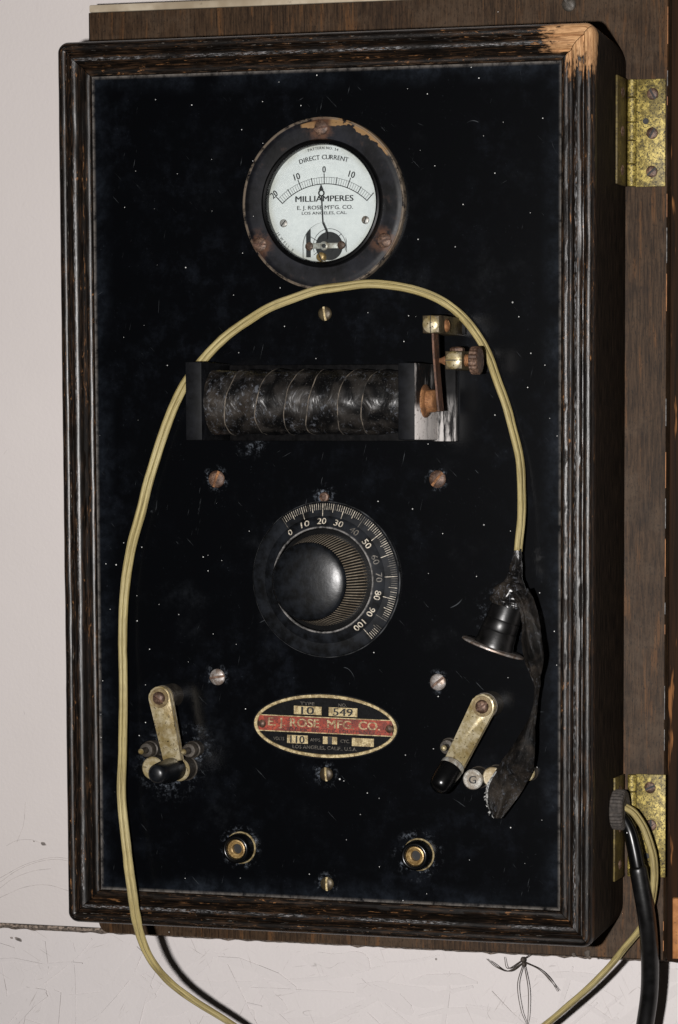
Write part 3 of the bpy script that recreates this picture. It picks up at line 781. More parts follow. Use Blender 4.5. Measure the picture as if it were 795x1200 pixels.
# ---------------- milliammeter
mc = Vector((MC.x, 0, MC.z)); MM = FM(mc, 0.)
meter = group('milliammeter', mc)
b = B(); lathe(b, [(.0352, 0), (.0352, .0040), (.0372, .0042), (.0440, .0046), (.0462, .0045), (.0470, .0040), (.0474, .0040), (.0478, .0046), (.0484, .0042), (.0487, .0030), (.0487, 0)], MM, 128); obj('flange', b, 'flange', meter)
b = B(); lathe(b, [(.0328, .0030), (.0328, .0072), (.0333, .0084), (.0343, .0090), (.0352, .0086), (.0359, .0072), (.0361, .0040)], MM, 128); obj('bezel', b, 'bakelite', meter)
hf = .0034
def ML(zx, zy, h=hf):
    q = P(310 + zx / 5.679, 165 + zy / 5.679, h) - mc; return Vector((q.x, q.z))
# face with an arched window cut out of it
fr_ = .0334
a0, a1 = ML(255, 775), ML(553, 770); at_ = ML(402, 541)
wc = Vector(((a0.x + a1.x) / 2, at_.y - (a1.x - a0.x) / 2)); wr = (a1.x - a0.x) / 2
bl = -math.sqrt(fr_ ** 2 - a0.x ** 2); br = -math.sqrt(fr_ ** 2 - a1.x ** 2)
arch = [(wc.x - wr, bl)] + [(wc.x - wr * math.cos(PI * k / 24), wc.y + wr * math.sin(PI * k / 24)) for k in range(25)] + [(wc.x + wr, br)]
th0 = math.atan2(br, wc.x + wr); th1 = math.atan2(bl, wc.x - wr) + 2 * PI
rim = [(fr_ * math.cos(th0 + (th1 - th0) * k / 90), fr_ * math.sin(th0 + (th1 - th0) * k / 90)) for k in range(1, 90)]
b = B(); vs = [b.verts.new(MM @ Vector((x, y, hf))) for x, y in arch + rim]
ff = b.faces.new(vs)
r_ = bmesh.ops.extrude_face_region(b, geom=[ff]); bmesh.ops.translate(b, vec=(0, .0006, 0), verts=[v for v in r_['geom'] if isinstance(v, bmesh.types.BMVert)])
bmesh.ops.triangulate(b, faces=b.faces[:]); obj('dial_face', b, 'face', meter, None)
FT = MM @ Matrix.Translation((0, 0, hf + .00012))
b = B()
A_, B_, C_ = ML(122, 418), ML(392, 287), ML(683, 398)
def circ(a, b_, c):
    d = 2 * (a.x * (b_.y - c.y) + b_.x * (c.y - a.y) + c.x * (a.y - b_.y))
    ux = (a.length_squared * (b_.y - c.y) + b_.length_squared * (c.y - a.y) + c.length_squared * (a.y - b_.y)) / d
    uy = (a.length_squared * (c.x - b_.x) + b_.length_squared * (a.x - c.x) + c.length_squared * (b_.x - a.x)) / d
    return Vector((ux, uy))
ac = circ(A_, B_, C_); ra = (A_ - ac).length; rb = (ML(392, 243) - ac).length
tA = math.atan2(A_.x - ac.x, A_.y - ac.y); tC = math.atan2(C_.x - ac.x, C_.y - ac.y)
def pol(r, t): return (ac.x + r * math.sin(t), ac.y + r * math.cos(t))
for k in range(60):
    t0, t1 = tA + (tC - tA) * k / 60, tA + (tC - tA) * (k + 1) / 60
    bar(b, FT, *pol(ra, t0), *pol(ra, t1), .00048); bar(b, FT, *pol(rb, t0), *pol(rb, t1), .0002)
for k in range(41):
    t = tA + (tC - tA) * k / 40
    big = k % 10 == 0; mid = k % 5 == 0
    bar(b, FT, *pol(ra - .0001, t), *pol(rb + (.0022 if big else .0006 if mid else 0), t), .00055 if big else .0005 if mid else .00019)
obj('scale_marks', b, 'ink', meter, None)
b = B()
for s, zx, zy, rr_, sz, wd in (('20', 65, 357, -38, .0052, .0038), ('10', 217, 238, -17, .0052, .0036), ('0', 398, 190, 0, .0052, .0019), ('10', 583, 223, 17, .0052, .0036)):
    c = ML(zx, zy); put_text(b, s, FT, sz, wd, .00013, 0, c, -R(rr_))
c = ML(400, 384); w1 = ML(592, 384).x - ML(207, 384).x; put_text(b, 'MILLIAMPERES', FT, .0047, w1, .00016, 0, c, 0)
c = ML(404, 443); w1 = ML(590, 443).x - ML(220, 443).x; put_text(b, "E. J. ROSE M'F'G. CO.", FT, .0032, w1, .00008, 0, c, 0)
c = ML(400, 480); w1 = ML(550, 480).x - ML(250, 480).x; put_text(b, 'LOS ANGELES, CAL.', FT, .0024, w1, .00006, 0, c, 0)
pd = [ML(232, 142), ML(396, 108), ML(560, 128)]; dc = circ(*pd); dr = (pd[0] - dc).length
arc_text(b, 'DIRECT CURRENT', FT, .0037, dr, math.atan2(pd[0].x - dc.x, pd[0].y - dc.y), math.atan2(pd[2].x - dc.x, pd[2].y - dc.y), dc, .00009)
arc_text(b, 'PATTERN NO. 54', FT, .0021, .0312, R(-17), R(17.5), (0, 0), .00006)
arc_text(b, 'JEWELL E', FT, .0021, -.0317, R(61), R(34), (0, 0), .00005)
obj('dial_lettering', b, 'ink', meter, None)
# works behind the arched window
def disc(b, M, c, r, z0, z1, seg=28, mi=0): lathe(b, [(r, z0), (r, z1), (0, z1)], M @ Matrix.Translation((c[0], c[1], 0)), seg, mi)
hb = .0006
b = B(); prism(b, ring_outline(.0336, 64), .0001, hb, MM); obj('back_plate', b, 'face', meter, None)
kc = ML(430, 700, hb + .001); b = B(); lathe(b, [(.0080, hb), (.0080, hb + .0012), (.0034, hb + .0012), (.0034, hb + .0016), (0, hb + .0016)], MM @ Matrix.Translation((kc.x, kc.y, 0)), 40); obj('coil_core', b, 'ink', meter)
b = B()
p0, p1 = ML(288, 702, .003), ML(530, 694, .003)
Mb = MM @ Matrix.Translation(((p0.x + p1.x) / 2, (p0.y + p1.y) / 2, 0)) 
L = (p1.x - p0.x) / 2
prism(b, [(-L, -.0016), (L, -.0016), (L, .0016), (-L, .0016)], .0022, .0030, Mb, 0, .0002)
obj('bridge_bar', b, 'silver', meter)
for zx, zy, r, mt in ((297, 703, .0024, 'rust'), (397, 699, .0026, 'silver'), (510, 694, .0023, 'rust')):
    c = ML(zx, zy, .0032); b = B(); slot_head(b, r, .0007, MM @ Matrix.Translation((c.x, c.y, .0030)), .7, .12, .5); obj('pivot_screw', b, mt, meter)
c = ML(397, 699, .0036); b = B(); lathe(b, [(.0012, .0034), (.0012, .0042), (0, .0043)], MM @ Matrix.Translation((c.x, c.y, 0)), 16); obj('jewel_bearing', b, 'ink', meter)
b = B(); c0, c1 = ML(280, 600, .002), ML(304, 775, .002); prism(b, [(c0.x, c1.y), (c1.x, c1.y), (c1.x, c0.y + .001), (c0.x, c0.y - .001)], hb, .0026, MM); obj('magnet_pole', b, 'ink', meter)
b = B()
for t in range(18):
    a = R(200 - t * 12); a2 = R(200 - (t + 1) * 12)
    bar(b, MM, kc.x + .0098 * math.cos(a), kc.y + .0098 * math.sin(a), kc.x + .0098 * math.cos(a2), kc.y + .0098 * math.sin(a2), .0003, 0, hb + .0002)
for (xa, ya, xb, yb) in ((310, 640, 350, 665), (490, 640, 515, 618), (545, 640, 548, 740), (460, 780, 500, 745), (330, 760, 370, 730)):
    p, q = ML(xa, ya, hb), ML(xb, yb, hb); bar(b, MM, p.x, p.y, q.x, q.y, .00035, 0, hb + .0003)
obj('hairspring', b, 'ink', meter, None)
b = B()
NZ = .0048
pts = [ML(377, 290, NZ), ML(379, 330, NZ)]
NM = MM
tip, ring_c, tail, kink, piv = ML(377, 288, NZ), ML(379.5, 348, NZ), ML(390, 545, NZ), ML(414, 600, NZ), ML(412, 655, NZ)
d = (ring_c - tip).normalized(); n_ = Vector((-d.y, d.x)); ringtop = ring_c - d * .0017
prism(b, [tuple(tip), tuple(ringtop - n_ * .0014), tuple(ringtop + n_ * .0014)], NZ, NZ + .0003, NM)
def annulus(b, c, r0, r1, z0, z1, M, seg=32): lathe(b, [(r0, z0), (r0, z1), (r1, z1), (r1, z0), (r0, z0)], M @ Matrix.Translation((c[0], c[1], 0)), seg)
annulus(b, ring_c, .0012, .0019, NZ, NZ + .0003, NM)
for p, q, wd in ((ring_c + d * .0016, tail, .0007), (tail, kink, .0009), (kink, piv, .0011)):
    dd = (q - p).normalized(); nn = Vector((-dd.y, dd.x)) * wd / 2
    prism(b, [tuple(p + nn), tuple(p - nn), tuple(q - nn), tuple(q + nn)], NZ, NZ + .0003, NM)
obj('needle', b, 'ink', meter, None)
for zx, zy, mt, an in ((128, 549, 'steel', 40), (673, 527, 'steel', 20)):
    c = ML(zx, zy); b = B(); slot_head(b, .0023, .0005, FT @ Matrix.Translation((c.x, c.y, 0)), R(-an), .12, .8, mslot=1); obj('face_screw', b, [mt, 'ink'], meter)
c = ML(372, 772, .005); b = B(); slot_head(b, .0026, .0010, MM @ Matrix.Translation((c.x, c.y, .0046)), R(25), .13, .6, mslot=1, skirt=.004); o = obj('zero_adjuster', b, ['jackbrass', 'ink'], meter)
b = B(); prism(b, ring_outline(.0329, 72), .0068, .0074, MM); obj('glass', b, 'glass', meter, None)
for (px, py, an) in ((376, 149.5, 100), (304.5, 286.5, 90), (450.5, 281.5, 100)):
    q = P(px, py, .0052); b = B(); slot_head(b, .0042, .0011, FM(q, .0044), R(an), .13, .6, mslot=1); obj('screw', b, ['rust', 'rustdark'], meter)

# ---------------- tuning dial
dq = P(382.0, 679.2, .002); dc3 = Vector((dq.x, 0, dq.z)); DM = FM(dc3, 0.)
dial = group('tuning_dial', dc3)
b = B(); lathe(b, [(.0446, 0), (.0446, .0012), (.0443, .0022), (.0436, .0028), (.0365, .0040), (.0362, .0043), (.0307, .0068)], DM, 128); obj('dial_skirt', b, 'skirt', dial)
b = B(); lathe(b, [(.0447, .0006), (.0449, .0013), (.0447, .0019), (.0444, .0022)], DM, 128); obj('skirt_edge', b, 'edge_line', dial)
b = B(); lathe(b, [(.0307, .0066), (.0304, .0072), (.0298, .0072), (.0295, .0066)], DM, 128); obj('skirt_lip', b, 'bevelline', dial)
b = B(); lathe(b, [(.0296, .0068), (.0290, .0045), (.0, .0045)], DM, 96); obj('dial_recess', b, 'bakelite', dial)
b = B(); NK = 92
rows = [(.0262, .0046), (.0261, .0085), (.0238, .0205), (.0219, .0290)]
rg = []
for r, z in rows:
    ring = []
    for k in range(NK * 4):
        ph = k % 4; rr2 = r - (0 if ph in (0, 1) else .00055)
        a = 2 * PI * (k + (.15 if ph in (1, 3) else 0)) / (NK * 4)
        ring.append(b.verts.new(DM @ Vector((rr2 * math.cos(a), rr2 * math.sin(a), z))))
    rg.append(ring)
for p, q in zip(rg, rg[1:]):
    for k in range(NK * 4):
        j = (k + 1) % (NK * 4)
        f = b.faces.new((p[k], p[j], q[j], q[k])); f.material_index = 0 if k % 4 == 0 else 1
obj('knurled_grip', b, ['knurl', 'knurlgap'], dial, None)
b = B(); lathe(b, [(.0212, .0280), (.0222, .0286), (.0223, .0294), (.0217, .0303), (.0205, .0311), (.018, .0320), (.014, .0329), (.009, .0335), (.004, .0338), (0, .0339)], DM, 96); obj('knob_cap', b, 'dome', dial, 60)
def dang(v): return R(-1.5 + (v - 20) * 1.765)
b = B(); bw = B()
def cone_z(r): return .0040 + (.0436 - r) / (.0436 - .0365) * 0 + (.0028 - .0040) * max(0, (r - .0365) / .0071) if r > .0365 else .0043 + (.0362 - r) / .0055 * .0025
for v in range(0, 101):
    a = dang(v); r1 = .0436; r0 = .0362 if v % 10 == 0 else .0388 if v % 5 == 0 else .0400
    worn = (88 < v < 92) or v in (93, 94, 95) or 40 <= v <= 41 or (60 <= v <= 76 and v % 5 != 0)
    if v in (91, 92, 93) : continue
    tgt = bw if worn or (v * 7919 % 13 == 0) else b
    z0_, z1_ = cone_z(r0 + .0004) + .00015, cone_z(r1) + .00015
    wd = .00034 if v % 5 == 0 else .00022
    sn, cs = math.sin(a), math.cos(a); n2 = (cs * wd / 2, -sn * wd / 2)
    q = [(r0 * sn + n2[0], r0 * cs + n2[1], z0_), (r0 * sn - n2[0], r0 * cs - n2[1], z0_), (r1 * sn - n2[0], r1 * cs - n2[1], z1_), (r1 * sn + n2[0], r1 * cs + n2[1], z1_)]
    tgt.faces.new([tgt.verts.new(DM @ Vector(t)) for t in q])
sl = math.atan2(.0025, .0055)
for v in range(0, 101, 10):
    a = dang(v); rn = .0336
    Mx = DM @ Matrix.Rotation(-a, 4, 'Z') @ Matrix.Translation((0, rn, cone_z(rn) + .0002)) @ Matrix.Rotation(-sl, 4, 'X')
    tgt = bw if v in (40, 60, 70) else b
    put_text(tgt, str(v), Mx, .0052, {0: .0025, 100: .0074}.get(v, .0053), .00004)
obj('dial_marks', b, 'white_ink', dial, None); obj('worn_dial_marks', bw, 'worn_ink', dial, None)

# ---------------- nameplate
pq = P(381.3, 851, .0008); np_ = Vector((pq.x, 0, pq.z)); NMx = FM(np_, 0.) @ Matrix.Rotation(R(-.9), 4, 'Z')
plate = group('nameplate', np_)
pa = (P(466.3, 852, .0008).x - P(296.2, 850, .0008).x) / 2; pb = (P(381, 812.5, .0008).z - P(381, 889.5, .0008).z) / 2
b = B(); prism(b, ring_outline(1, 96, pa, pb), 0, .0009, NMx, 0, .0003); obj('plate', b, 'plate', plate)
b = B()
n = 128; R4 = []
for k in range(n):
    a = 2 * PI * k / n; c, s = math.cos(a), math.sin(a)
    R4.append([b.verts.new(NMx @ Vector(((pa - e) * c, (pb - e) * s, z))) for e, z in ((.0007, .0009), (.0009, .0014), (.0024, .0014), (.0027, .0009))])
for k in range(n):
    for j in range(3): b.faces.new((R4[k][j], R4[(k + 1) % n][j], R4[(k + 1) % n][j + 1], R4[k][j + 1]))
obj('gilt_rim', b, 'gold', plate)
def NL(zx, zy):
    q = P(295 + zx / 4.417, 800 + zy / 4.417, .001) - np_
    v = Matrix.Rotation(R(.9), 2) @ Vector((q.x, q.z)); return v
t0, t1 = NL(380, 181), NL(380, 262); hw = pa - .0035
b = B(); prism(b, [(-hw, t1.y), (hw, t1.y), (hw, t0.y), (-hw, t0.y)], .0009, .0011, NMx, 0); obj('red_band', b, 'red', plate, None)
b = B()
for y in (t0.y, t1.y): prism(b, [(-hw, y - .0002), (hw, y - .0002), (hw, y + .0003), (-hw, y + .0003)], .0009, .00125, NMx)
obj('band_edge', b, 'gold', plate, None)
NT = NMx @ Matrix.Translation((0, 0, .00135))
b = B()
c = NL(375, 212); put_text(b, 'E. J. ROSE  MFG. CO.', NT, .0068, NL(668, 225).x - NL(90, 200).x, .00022, 0, c)
obj('maker_lettering', b, 'gold_worn', plate, None)
b = B()
c = NL(290, 108); put_text(b, 'TYPE', NT, .0027, .0088, 0, 0, c)
c = NL(472, 116); put_text(b, 'NO.', NT, .0027, .0050, 0, 0, c)
c = NL(142, 288); put_text(b, 'VOLTS', NT, .0027, .0066, 0, 0, c)
c = NL(333, 296); put_text(b, 'AMPS.', NT, .0027, .0066, 0, 0, c)
c = NL(486, 303); put_text(b, 'CYC.', NT, .0027, .0056, 0, 0, c)
c = NL(380, 337); put_text(b, 'LOS ANGELES, CALIF., U.S.A.', NT, .0029, NL(548, 340).x - NL(215, 330).x, 0, 0, c)
c = NL(385, 248); put_text(b, 'SCIENTIFIC ELECTRIC EQUIPMENT', NT, .0026, NL(620, 250).x - NL(150, 240).x, 0, 1, c)
obj('small_lettering', b, ['worn_ink', 'ink'], plate, None)
b = B(); bi = B()
for x0, y0, x1, y1, s in ((220, 122, 363, 165, '10'), (400, 130, 548, 175, '549'), (185, 272, 292, 314, '110'), (370, 280, 443, 318, '1'), (520, 288, 633, 330, '')):
    p, q = NL(x0, (y0 + y1) / 2), NL(x1, (y0 + y1) / 2); hh = (NL(x0, y0).y - NL(x0, y1).y) / 2; cc = (p + q) / 2
    prism(b, [(p.x, cc.y - hh), (q.x, cc.y - hh), (q.x, cc.y + hh), (p.x, cc.y + hh)], .0009, .0012, NMx)
    if s: put_text(bi, s, NT, .0062, (q.x - p.x) * (.45 if s == '10' else .28 if s == '1' else .68), .00018, 0, cc)
obj('number_field', b, 'gold', plate, None); obj('stamped_number', bi, 'ink', plate, None)
for zx, zy in ((55, 212), (714, 240)):
    c = NL(zx, zy); b = B(); lathe(b, [(0, .0016), (.0013, .0014), (.0021, .0007), (.0024, 0)], NMx @ Matrix.Translation((c.x, c.y, .0012)), 20); obj('rivet', b, 'rust', plate)

# ---------------- induction coil with its interrupter
cp = P(350, 515, 0); coil = group('induction_coil', Vector((cp.x, 0, cp.z)))
HC = .0235; RC_ = .0183
zc = P(350, 471.5, HC).z
za, zb_ = P(240, 428, .003).z, P(400, 517, .003).z
xa, xb = P(270, 470, .003).x, P(537, 470, .003).x
b = B(); box(b, (xa, -.0042, zb_), (xb - .001, 0, za), bev=.0006); obj('coil_base', b, 'coilbase', coil)
hfz = .0445
def flangebox(x0p, x1p, ytop, ybot, name, mats):
    x0, x1 = P(x0p, 470, hfz).x, P(x1p, 470, hfz).x
    z1, z0 = P(x0p, ytop, hfz).z, P(x0p, ybot, hfz).z
    b = B(); box(b, (x0, -hfz, z0), (x1, 0, z1), bev=.0007)
    for f in b.faces:
        c = f.calc_center_median()
        if c.x > x1 - .0002: f.material_index = 1
    obj(name, b, mats, coil); return x0, x1, z0, z1
l0, l1, lz0, lz1 = flangebox(217.5, 236.5, 424, 516, 'coil_end_plate', ['fibre', 'fibre'])
r0, r1, rz0, rz1 = flangebox(466.5, 486.5, 425, 515.5, 'coil_end_plate', ['fibre', 'fibre_end'])
AX = Matrix((Vector((0, 0, -1)), Vector((0, -1, 0)), Vector((1, 0, 0)))).transposed().to_4x4()   # local z -> +X
AX = frame_mat(Vector((0, -HC, zc)), Vector((1, 0, 0)))
b = B(); lathe(b, [(0, l1 - .001), (.0165, l1 - .001), (.0165, r0 + .001), (0, r0 + .001)], AX, 48); obj('coil_winding', b, 'tape', coil)
xs0, xs1 = P(243, 470, HC).x, r0 - .0004
edges = [xs0, P(283, 470, HC).x, P(319, 470, HC).x, P(352, 470, HC).x, P(377, 470, HC).x, P(413, 470, HC).x, P(441, 470, HC).x, xs1]
for k in range(7):                               # seven overlapping turns of friction tape
    b = B(); seg = 72; nx = 14; grid = []
    e0, e1 = edges[k], edges[k + 1] + (.0045 if k < 6 else 0)
    for i in range(nx + 1):
        t = (0, .025, .06, .12, .19, .26, .34, .42, .51, .60, .69, .78, .86, .94, 1)[i]; row = []
        for j in range(seg):
            a = 2 * PI * j / seg
            sl0 = (.0035 * math.sin(a) + .0022 * math.cos(a)) * (0 if k == 0 else 1); sl1 = (.0035 * math.sin(a) + .0022 * math.cos(a)) * (0 if k == 6 else 1)
            x = (e0 + sl0) * (1 - t) + (e1 + sl1) * t
            x += noise.noise(Vector((math.cos(a) * 1.3, math.sin(a) * 1.3, k * 3.1))) * .0016
            r = RC_ - .0001 * k + .0007 * (1 - t) - .0007 * t
            q3 = Vector((x * 130, math.cos(a) * 3.2, math.sin(a) * 3.2 + k))
            r += noise.noise(q3) * .0006 + noise.ridged_multi_fractal(Vector((x * 70 + a * .9, math.cos(a) * 2.2, math.sin(a) * 2.2)), 1, 2, 2, 1, 2) * .0003 - .0004
            if k == 0: r -= .0022 * max(0, 1 - t * 5) ** 2
            row.append(b.verts.new(AX @ Vector((r * math.cos(a), r * math.sin(a), x))))
        grid.append(row)
    for i in range(nx):
        for j in range(seg):
            f = b.faces.new((grid[i][j], grid[i][(j + 1) % seg], grid[i + 1][(j + 1) % seg], grid[i + 1][j]))
            f.material_index = 1 if i == 0 else 0
    # turn the leading edge in, so the turn has a thickness
    inner = [b.verts.new(AX @ (AX.inverted() @ v.co * 1)) for v in grid[0]]
    for v in inner:
        lc = AX.inverted() @ v.co; f_ = 1 - .0008 / math.hypot(lc.x, lc.y); v.co = AX @ Vector((lc.x * f_, lc.y * f_, lc.z))
    for j in range(seg):
        f = b.faces.new((inner[j], inner[(j + 1) % seg], grid[0][(j + 1) % seg], grid[0][j])); f.material_index = 1
    obj('tape_turn', b, ['tape', 'tapeedge'], coil, 60)
# iron core end, hammer, spring and contact posts
hh_ = .027
hx = P(500, 470, hh_)
b = B(); lathe(b, [(0, r1 - .002), (.006, r1 - .002), (.006, r1 + .0012), (0, r1 + .0014)], frame_mat(Vector((0, -hh_, hx.z)), Vector((1, 0, 0))), 28); obj('core_end', b, 'rustdark', coil)
HX = frame_mat(Vector((hx.x - .0012, -hh_, hx.z)), Vector((1, 0, 0)))
b = B(); lathe(b, [(0, -.0020), (.0082, -.0020), (.0092, -.0012), (.0092, .0010), (.0082, .0018), (.0064, .0022), (.0062, .0064), (.0055, .0070), (0, .0072)], HX, 40)
obj('hammer', b, 'rust2', coil, 40)
def ribbon_box(pts, wd, th, name, mat, parent):
    """flat strip standing on edge: width along Y (depth), thickness along its normal in XZ"""
    b = B(); sec = []
    for i, p in enumerate(pts):
        t = (pts[min(i + 1, len(pts) - 1)] - pts[max(0, i - 1)]).normalized(); n2 = Vector((t.z, 0, -t.x)).normalized() * th / 2
        y = Vector((0, wd / 2, 0)); sec.append([b.verts.new(p + y + n2), b.verts.new(p + y - n2), b.verts.new(p - y - n2), b.verts.new(p - y + n2)])
    for p, q in zip(sec, sec[1:]):
        for k in range(4): b.faces.new((p[k], p[(k + 1) % 4], q[(k + 1) % 4], q[k]))
    b.faces.new(sec[0]); b.faces.new(sec[-1][::-1]); return obj(name, b, mat, parent)
ribbon_box(catmull([P(510, 388, .036), P(511, 412, .035), P(513, 440, .033), P(515.5, 468, .031), P(517, 482, .030)], 6), .0085, .0011, 'spring_strip', 'rustdark', coil)
def post(pxf, pyf, s, hF, slot_ang, name):
    c = P(pxf, pyf, hF); M = FM(Vector((c.x, 0, c.z)), 0)
    b = B(); o8 = [(x, y) for x, y in ((-s, -s), (s, -s), (s, s), (-s, s))]
    prism(b, o8, 0, hF - .0012, M, 0, .0006); obj(name, b, 'darkbrass', coil)
    b = B(); slot_head(b, s * .97, .0012, M @ Matrix.Translation((0, 0, hF - .0012)), slot_ang, .055, .9, mslot=1); obj('post_head', b, ['brass', 'ink'], coil)
    return c
c = post(504.3, 379.8, .0049, .044, 0, 'contact_post')
b = B(); slot_head(b, .0038, .0018, frame_mat(Vector((c.x + .0049, -.030, c.z - .0002)), Vector((1, 0, 0))), .4, .12, .3); obj('clamp_screw', b, 'rust2', coil)
c = post(531, 422, .0050, .038, PI / 2, 'contact_post')
hs = .030
HXs = frame_mat(Vector((c.x, -hs, c.z)), Vector((1, 0, 0)))
tipx = P(515, 423, hs).x - c.x; hdx = P(553, 423, hs).x - c.x
prof = [(0, tipx), (.0013, tipx + .0002), (.0015, tipx + .0012), (.0028, tipx + .0040), (.0028, .0050)]
z = .0050
while z < hdx: prof += [(.0034, z), (.0034, z + .0003), (.0027, z + .0005), (.0027, z + .0008)]; z += .0010
b = B(); lathe(b, prof, HXs, 24); obj('contact_screw', b, 'rust2', coil)
b = B(); nk = 40; rgs = []
for zz, rr3 in ((hdx, .0070), (hdx + .0004, .0078), (hdx + .0046, .0078), (hdx + .0050, .0070)):
    rgs.append([b.verts.new(HXs @ Vector(((rr3 - (.0004 if k % 2 else 0)) * math.cos(2 * PI * k / nk), (rr3 - (.0004 if k % 2 else 0)) * math.sin(2 * PI * k / nk), zz))) for k in range(nk)])
for p, q in zip(rgs, rgs[1:]):
    for k in range(nk): b.faces.new((p[k], p[(k + 1) % nk], q[(k + 1) % nk], q[k]))
b.faces.new(rgs[0]); b.faces.new(rgs[-1][::-1]); obj('thumb_nut', b, 'rust', coil, None)
b = B(); lathe(b, [(.0042, .0048), (.0042, .0066), (.0030, .0074), (0, .0076)], frame_mat(Vector((c.x, -hs, c.z)), Vector((0, 0, 1)), Vector((1, 0, 0))), 6); obj('lock_nut', b, 'rust', coil, None)
for (px, py) in ((537, 379), (570, 424)):
    q = P(px - 3, py, .001); b = B(); prism(b, [(-.0062, -.0062), (.0062, -.0062), (.0062, .0062), (-.0062, .0062)], 0, .0014, FM(q, 0), 0, .0004); obj('post_foot', b, 'coilbase', coil)
# ---------------- switch levers
def stud(px, py, r, h, name, mats, parent, tip=False):
    c = P(px, py, h); M = FM(Vector((c.x, 0, c.z)), 0)
    b = B()
    if tip: lathe(b, [(r * 1.15, 0), (r * 1.15, h * .28), (r, h * .30), (r, h * .52), (r * .9, h * .56), (r * .46, h * .57), (r * .40, h * .92), (r * .30, h * .97), (r * .15, h), (0, h)], M, 28)
    else: lathe(b, [(r * 1.1, 0), (r, .0006), (r, h - .0006), (r - .0006, h), (0, h)], M, 36)
    for f in b.faces:
        f.material_index = 1 if (-(f.calc_center_median().y) > h * (.9 if not tip else .93)) else 0
    return obj(name, b, mats, parent, 40)
def lever(piv, end, w0, w1, harm, name_mat, handle, hub_r):
    pc, pe = P(*piv, harm), P(*end, harm)
    g = group('switch_lever', Vector((pc.x, 0, pc.z)))
    M = FM(Vector((pc.x, 0, pc.z)), 0)
    d = Vector((pe.x - pc.x, pe.z - pc.z)); L = d.length; an = math.atan2(d.y, d.x)
    Ml = M @ Matrix.Rotation(an, 4, 'Z')
    out = [(w0 * math.cos(a), w0 * math.sin(a)) for a in [R(90 + 180 * k / 18) for k in range(19)]]
    out += [(L, -w1), (L, w1)]
    for zz, nm in ((harm - .0018, 'blade'), (harm - .0046, 'blade')):
        b = B(); prism(b, out, zz, zz + .0018, Ml, 0, .0004, 1); obj(nm, b, [name_mat, 'brass_edge'], g)
    b = B(); lathe(b, [(hub_r, 0), (hub_r, harm - .0048), (0, harm - .0048)], M, 40); obj('hub', b, 'hub', g, 40)
    b = B(); lathe(b, [(w0 * .84, harm), (w0 * .82, harm + .0006), (w0 * .5, harm + .0007), (0, harm + .0007)], M, 40); obj('washer', b, 'washer', g, 40)
    b = B(); slot_head(b, w0 * .56, .0020, M @ Matrix.Translation((0, 0, harm + .0008)), R(-55 if handle else 50), .12, .5, mslot=1); obj('screw', b, ['rust', 'rustdark'], g)
    return g, Ml, L
g1, Ml, L = lever((187, 818), (202, 893), .0068, .0056, .019, 'brass', 0, .0070)
h0 = P(203, 901, .0165); h1 = P(180.5, 907.5, .0455)
ax = Vector((0, -1, 0)) + Vector((0, 0, -.02)); Lh = .0275
Mh = frame_mat(Vector((h0.x, -.0145, h0.z)), ax)
b = B(); lathe(b, [(0, 0), (.0066, 0), (.0070, .0006), (.0067, Lh * .35), (.0062, Lh * .7), (.0057, Lh - .0032), (.0048, Lh - .0012), (.0030, Lh - .0001), (0, Lh)], Mh, 40); obj('handle', b, 'dome', g1, 60)
stud(164, 881, .0043, .0205, 'stop_pin', ['hub', 'brass'], g1, True); stud(214, 881.5, .0043, .0205, 'stop_pin', ['hub', 'brass'], g1, True)
stud(179, 900.5, .0068, .0105, 'contact_stud', ['hub', 'brass'], g1); stud(209.5, 902, .0068, .0105, 'contact_stud', ['hub', 'brass'], g1)
g2, Ml, L = lever((565.5, 828), (528, 902), .0070, .0060, .017, 'brass', 1, .0074)
h0 = P(531, 897, .0165); h1 = P(512, 926, .028)
Mh = frame_mat(h0, h1 - h0, Vector((0, -1, 0))); Lh = (h1 - h0).length
b = B(); lathe(b, [(0, -.001), (.0066, -.001), (.0070, 0), (.0070, .0022)], Mh, 40); obj('ferrule', b, 'silver', g2, 60)
b = B(); lathe(b, [(.0060, .0010), (.0069, .0012), (.0068, Lh * .5), (.0062, Lh - .004), (.0052, Lh - .0016), (.0032, Lh - .0002), (0, Lh)], Mh, 40); obj('handle', b, 'bakelite', g2, 60)
stud(519.5, 877, .0043, .0150, 'stop_pin', ['hub', 'brass'], g2, True)
o = stud(554, 913.6, .0058, .0120, 'contact_stud', ['hub', 'silver'], g2); o['label'] = 'contact stud stamped with the letter G'
c = P(554, 913.6, .0120); b = B(); put_text(b, 'G', FM(Vector((c.x, 0, c.z)), .0121), .0062, .0042, .00015); obj('stamped_letter', b, 'ink', g2, None)
stud(577, 911, .0058, .0090, 'contact_stud', ['hub', 'brass_edge'], g2)
stud(617.5, 906, .0046, .0060, 'contact_stud', ['hub', 'brass'], g2)
# ---------------- jacks
for px, py in ((275.8, 995.6), (485.3, 1003.8)):
    c = P(px, py, .0085); cb = Vector((c.x, 0, c.z)); g = group('jack_socket', cb); M = FM(cb, 0)
    b = B(); lathe(b, [(.0095, 0), (.0093, .0006), (.0088, .0010)], M, 40); obj('jack_seat', b, 'gold', g)
    b = B(); lathe(b, [(.0089, .0004), (.0084, .0060), (.0082, .0076), (.0076, .0086), (.0068, .0089), (.0060, .0086), (.0056, .0076), (.0055, .0050)], M, 48); obj('jack_bushing', b, 'bakelite', g, 60)
    b = B(); lathe(b, [(.0056, .0052), (.0053, .0068), (.0046, .0070), (.0038, .0060), (.0030, .0056), (.0029, .0020)], M, 40); obj('jack_contact', b, 'jackbrass', g, 60)
    b = B(); lathe(b, [(.0030, .0030), (0, .0030)], M, 24); obj('jack_bore', b, 'ink', g)
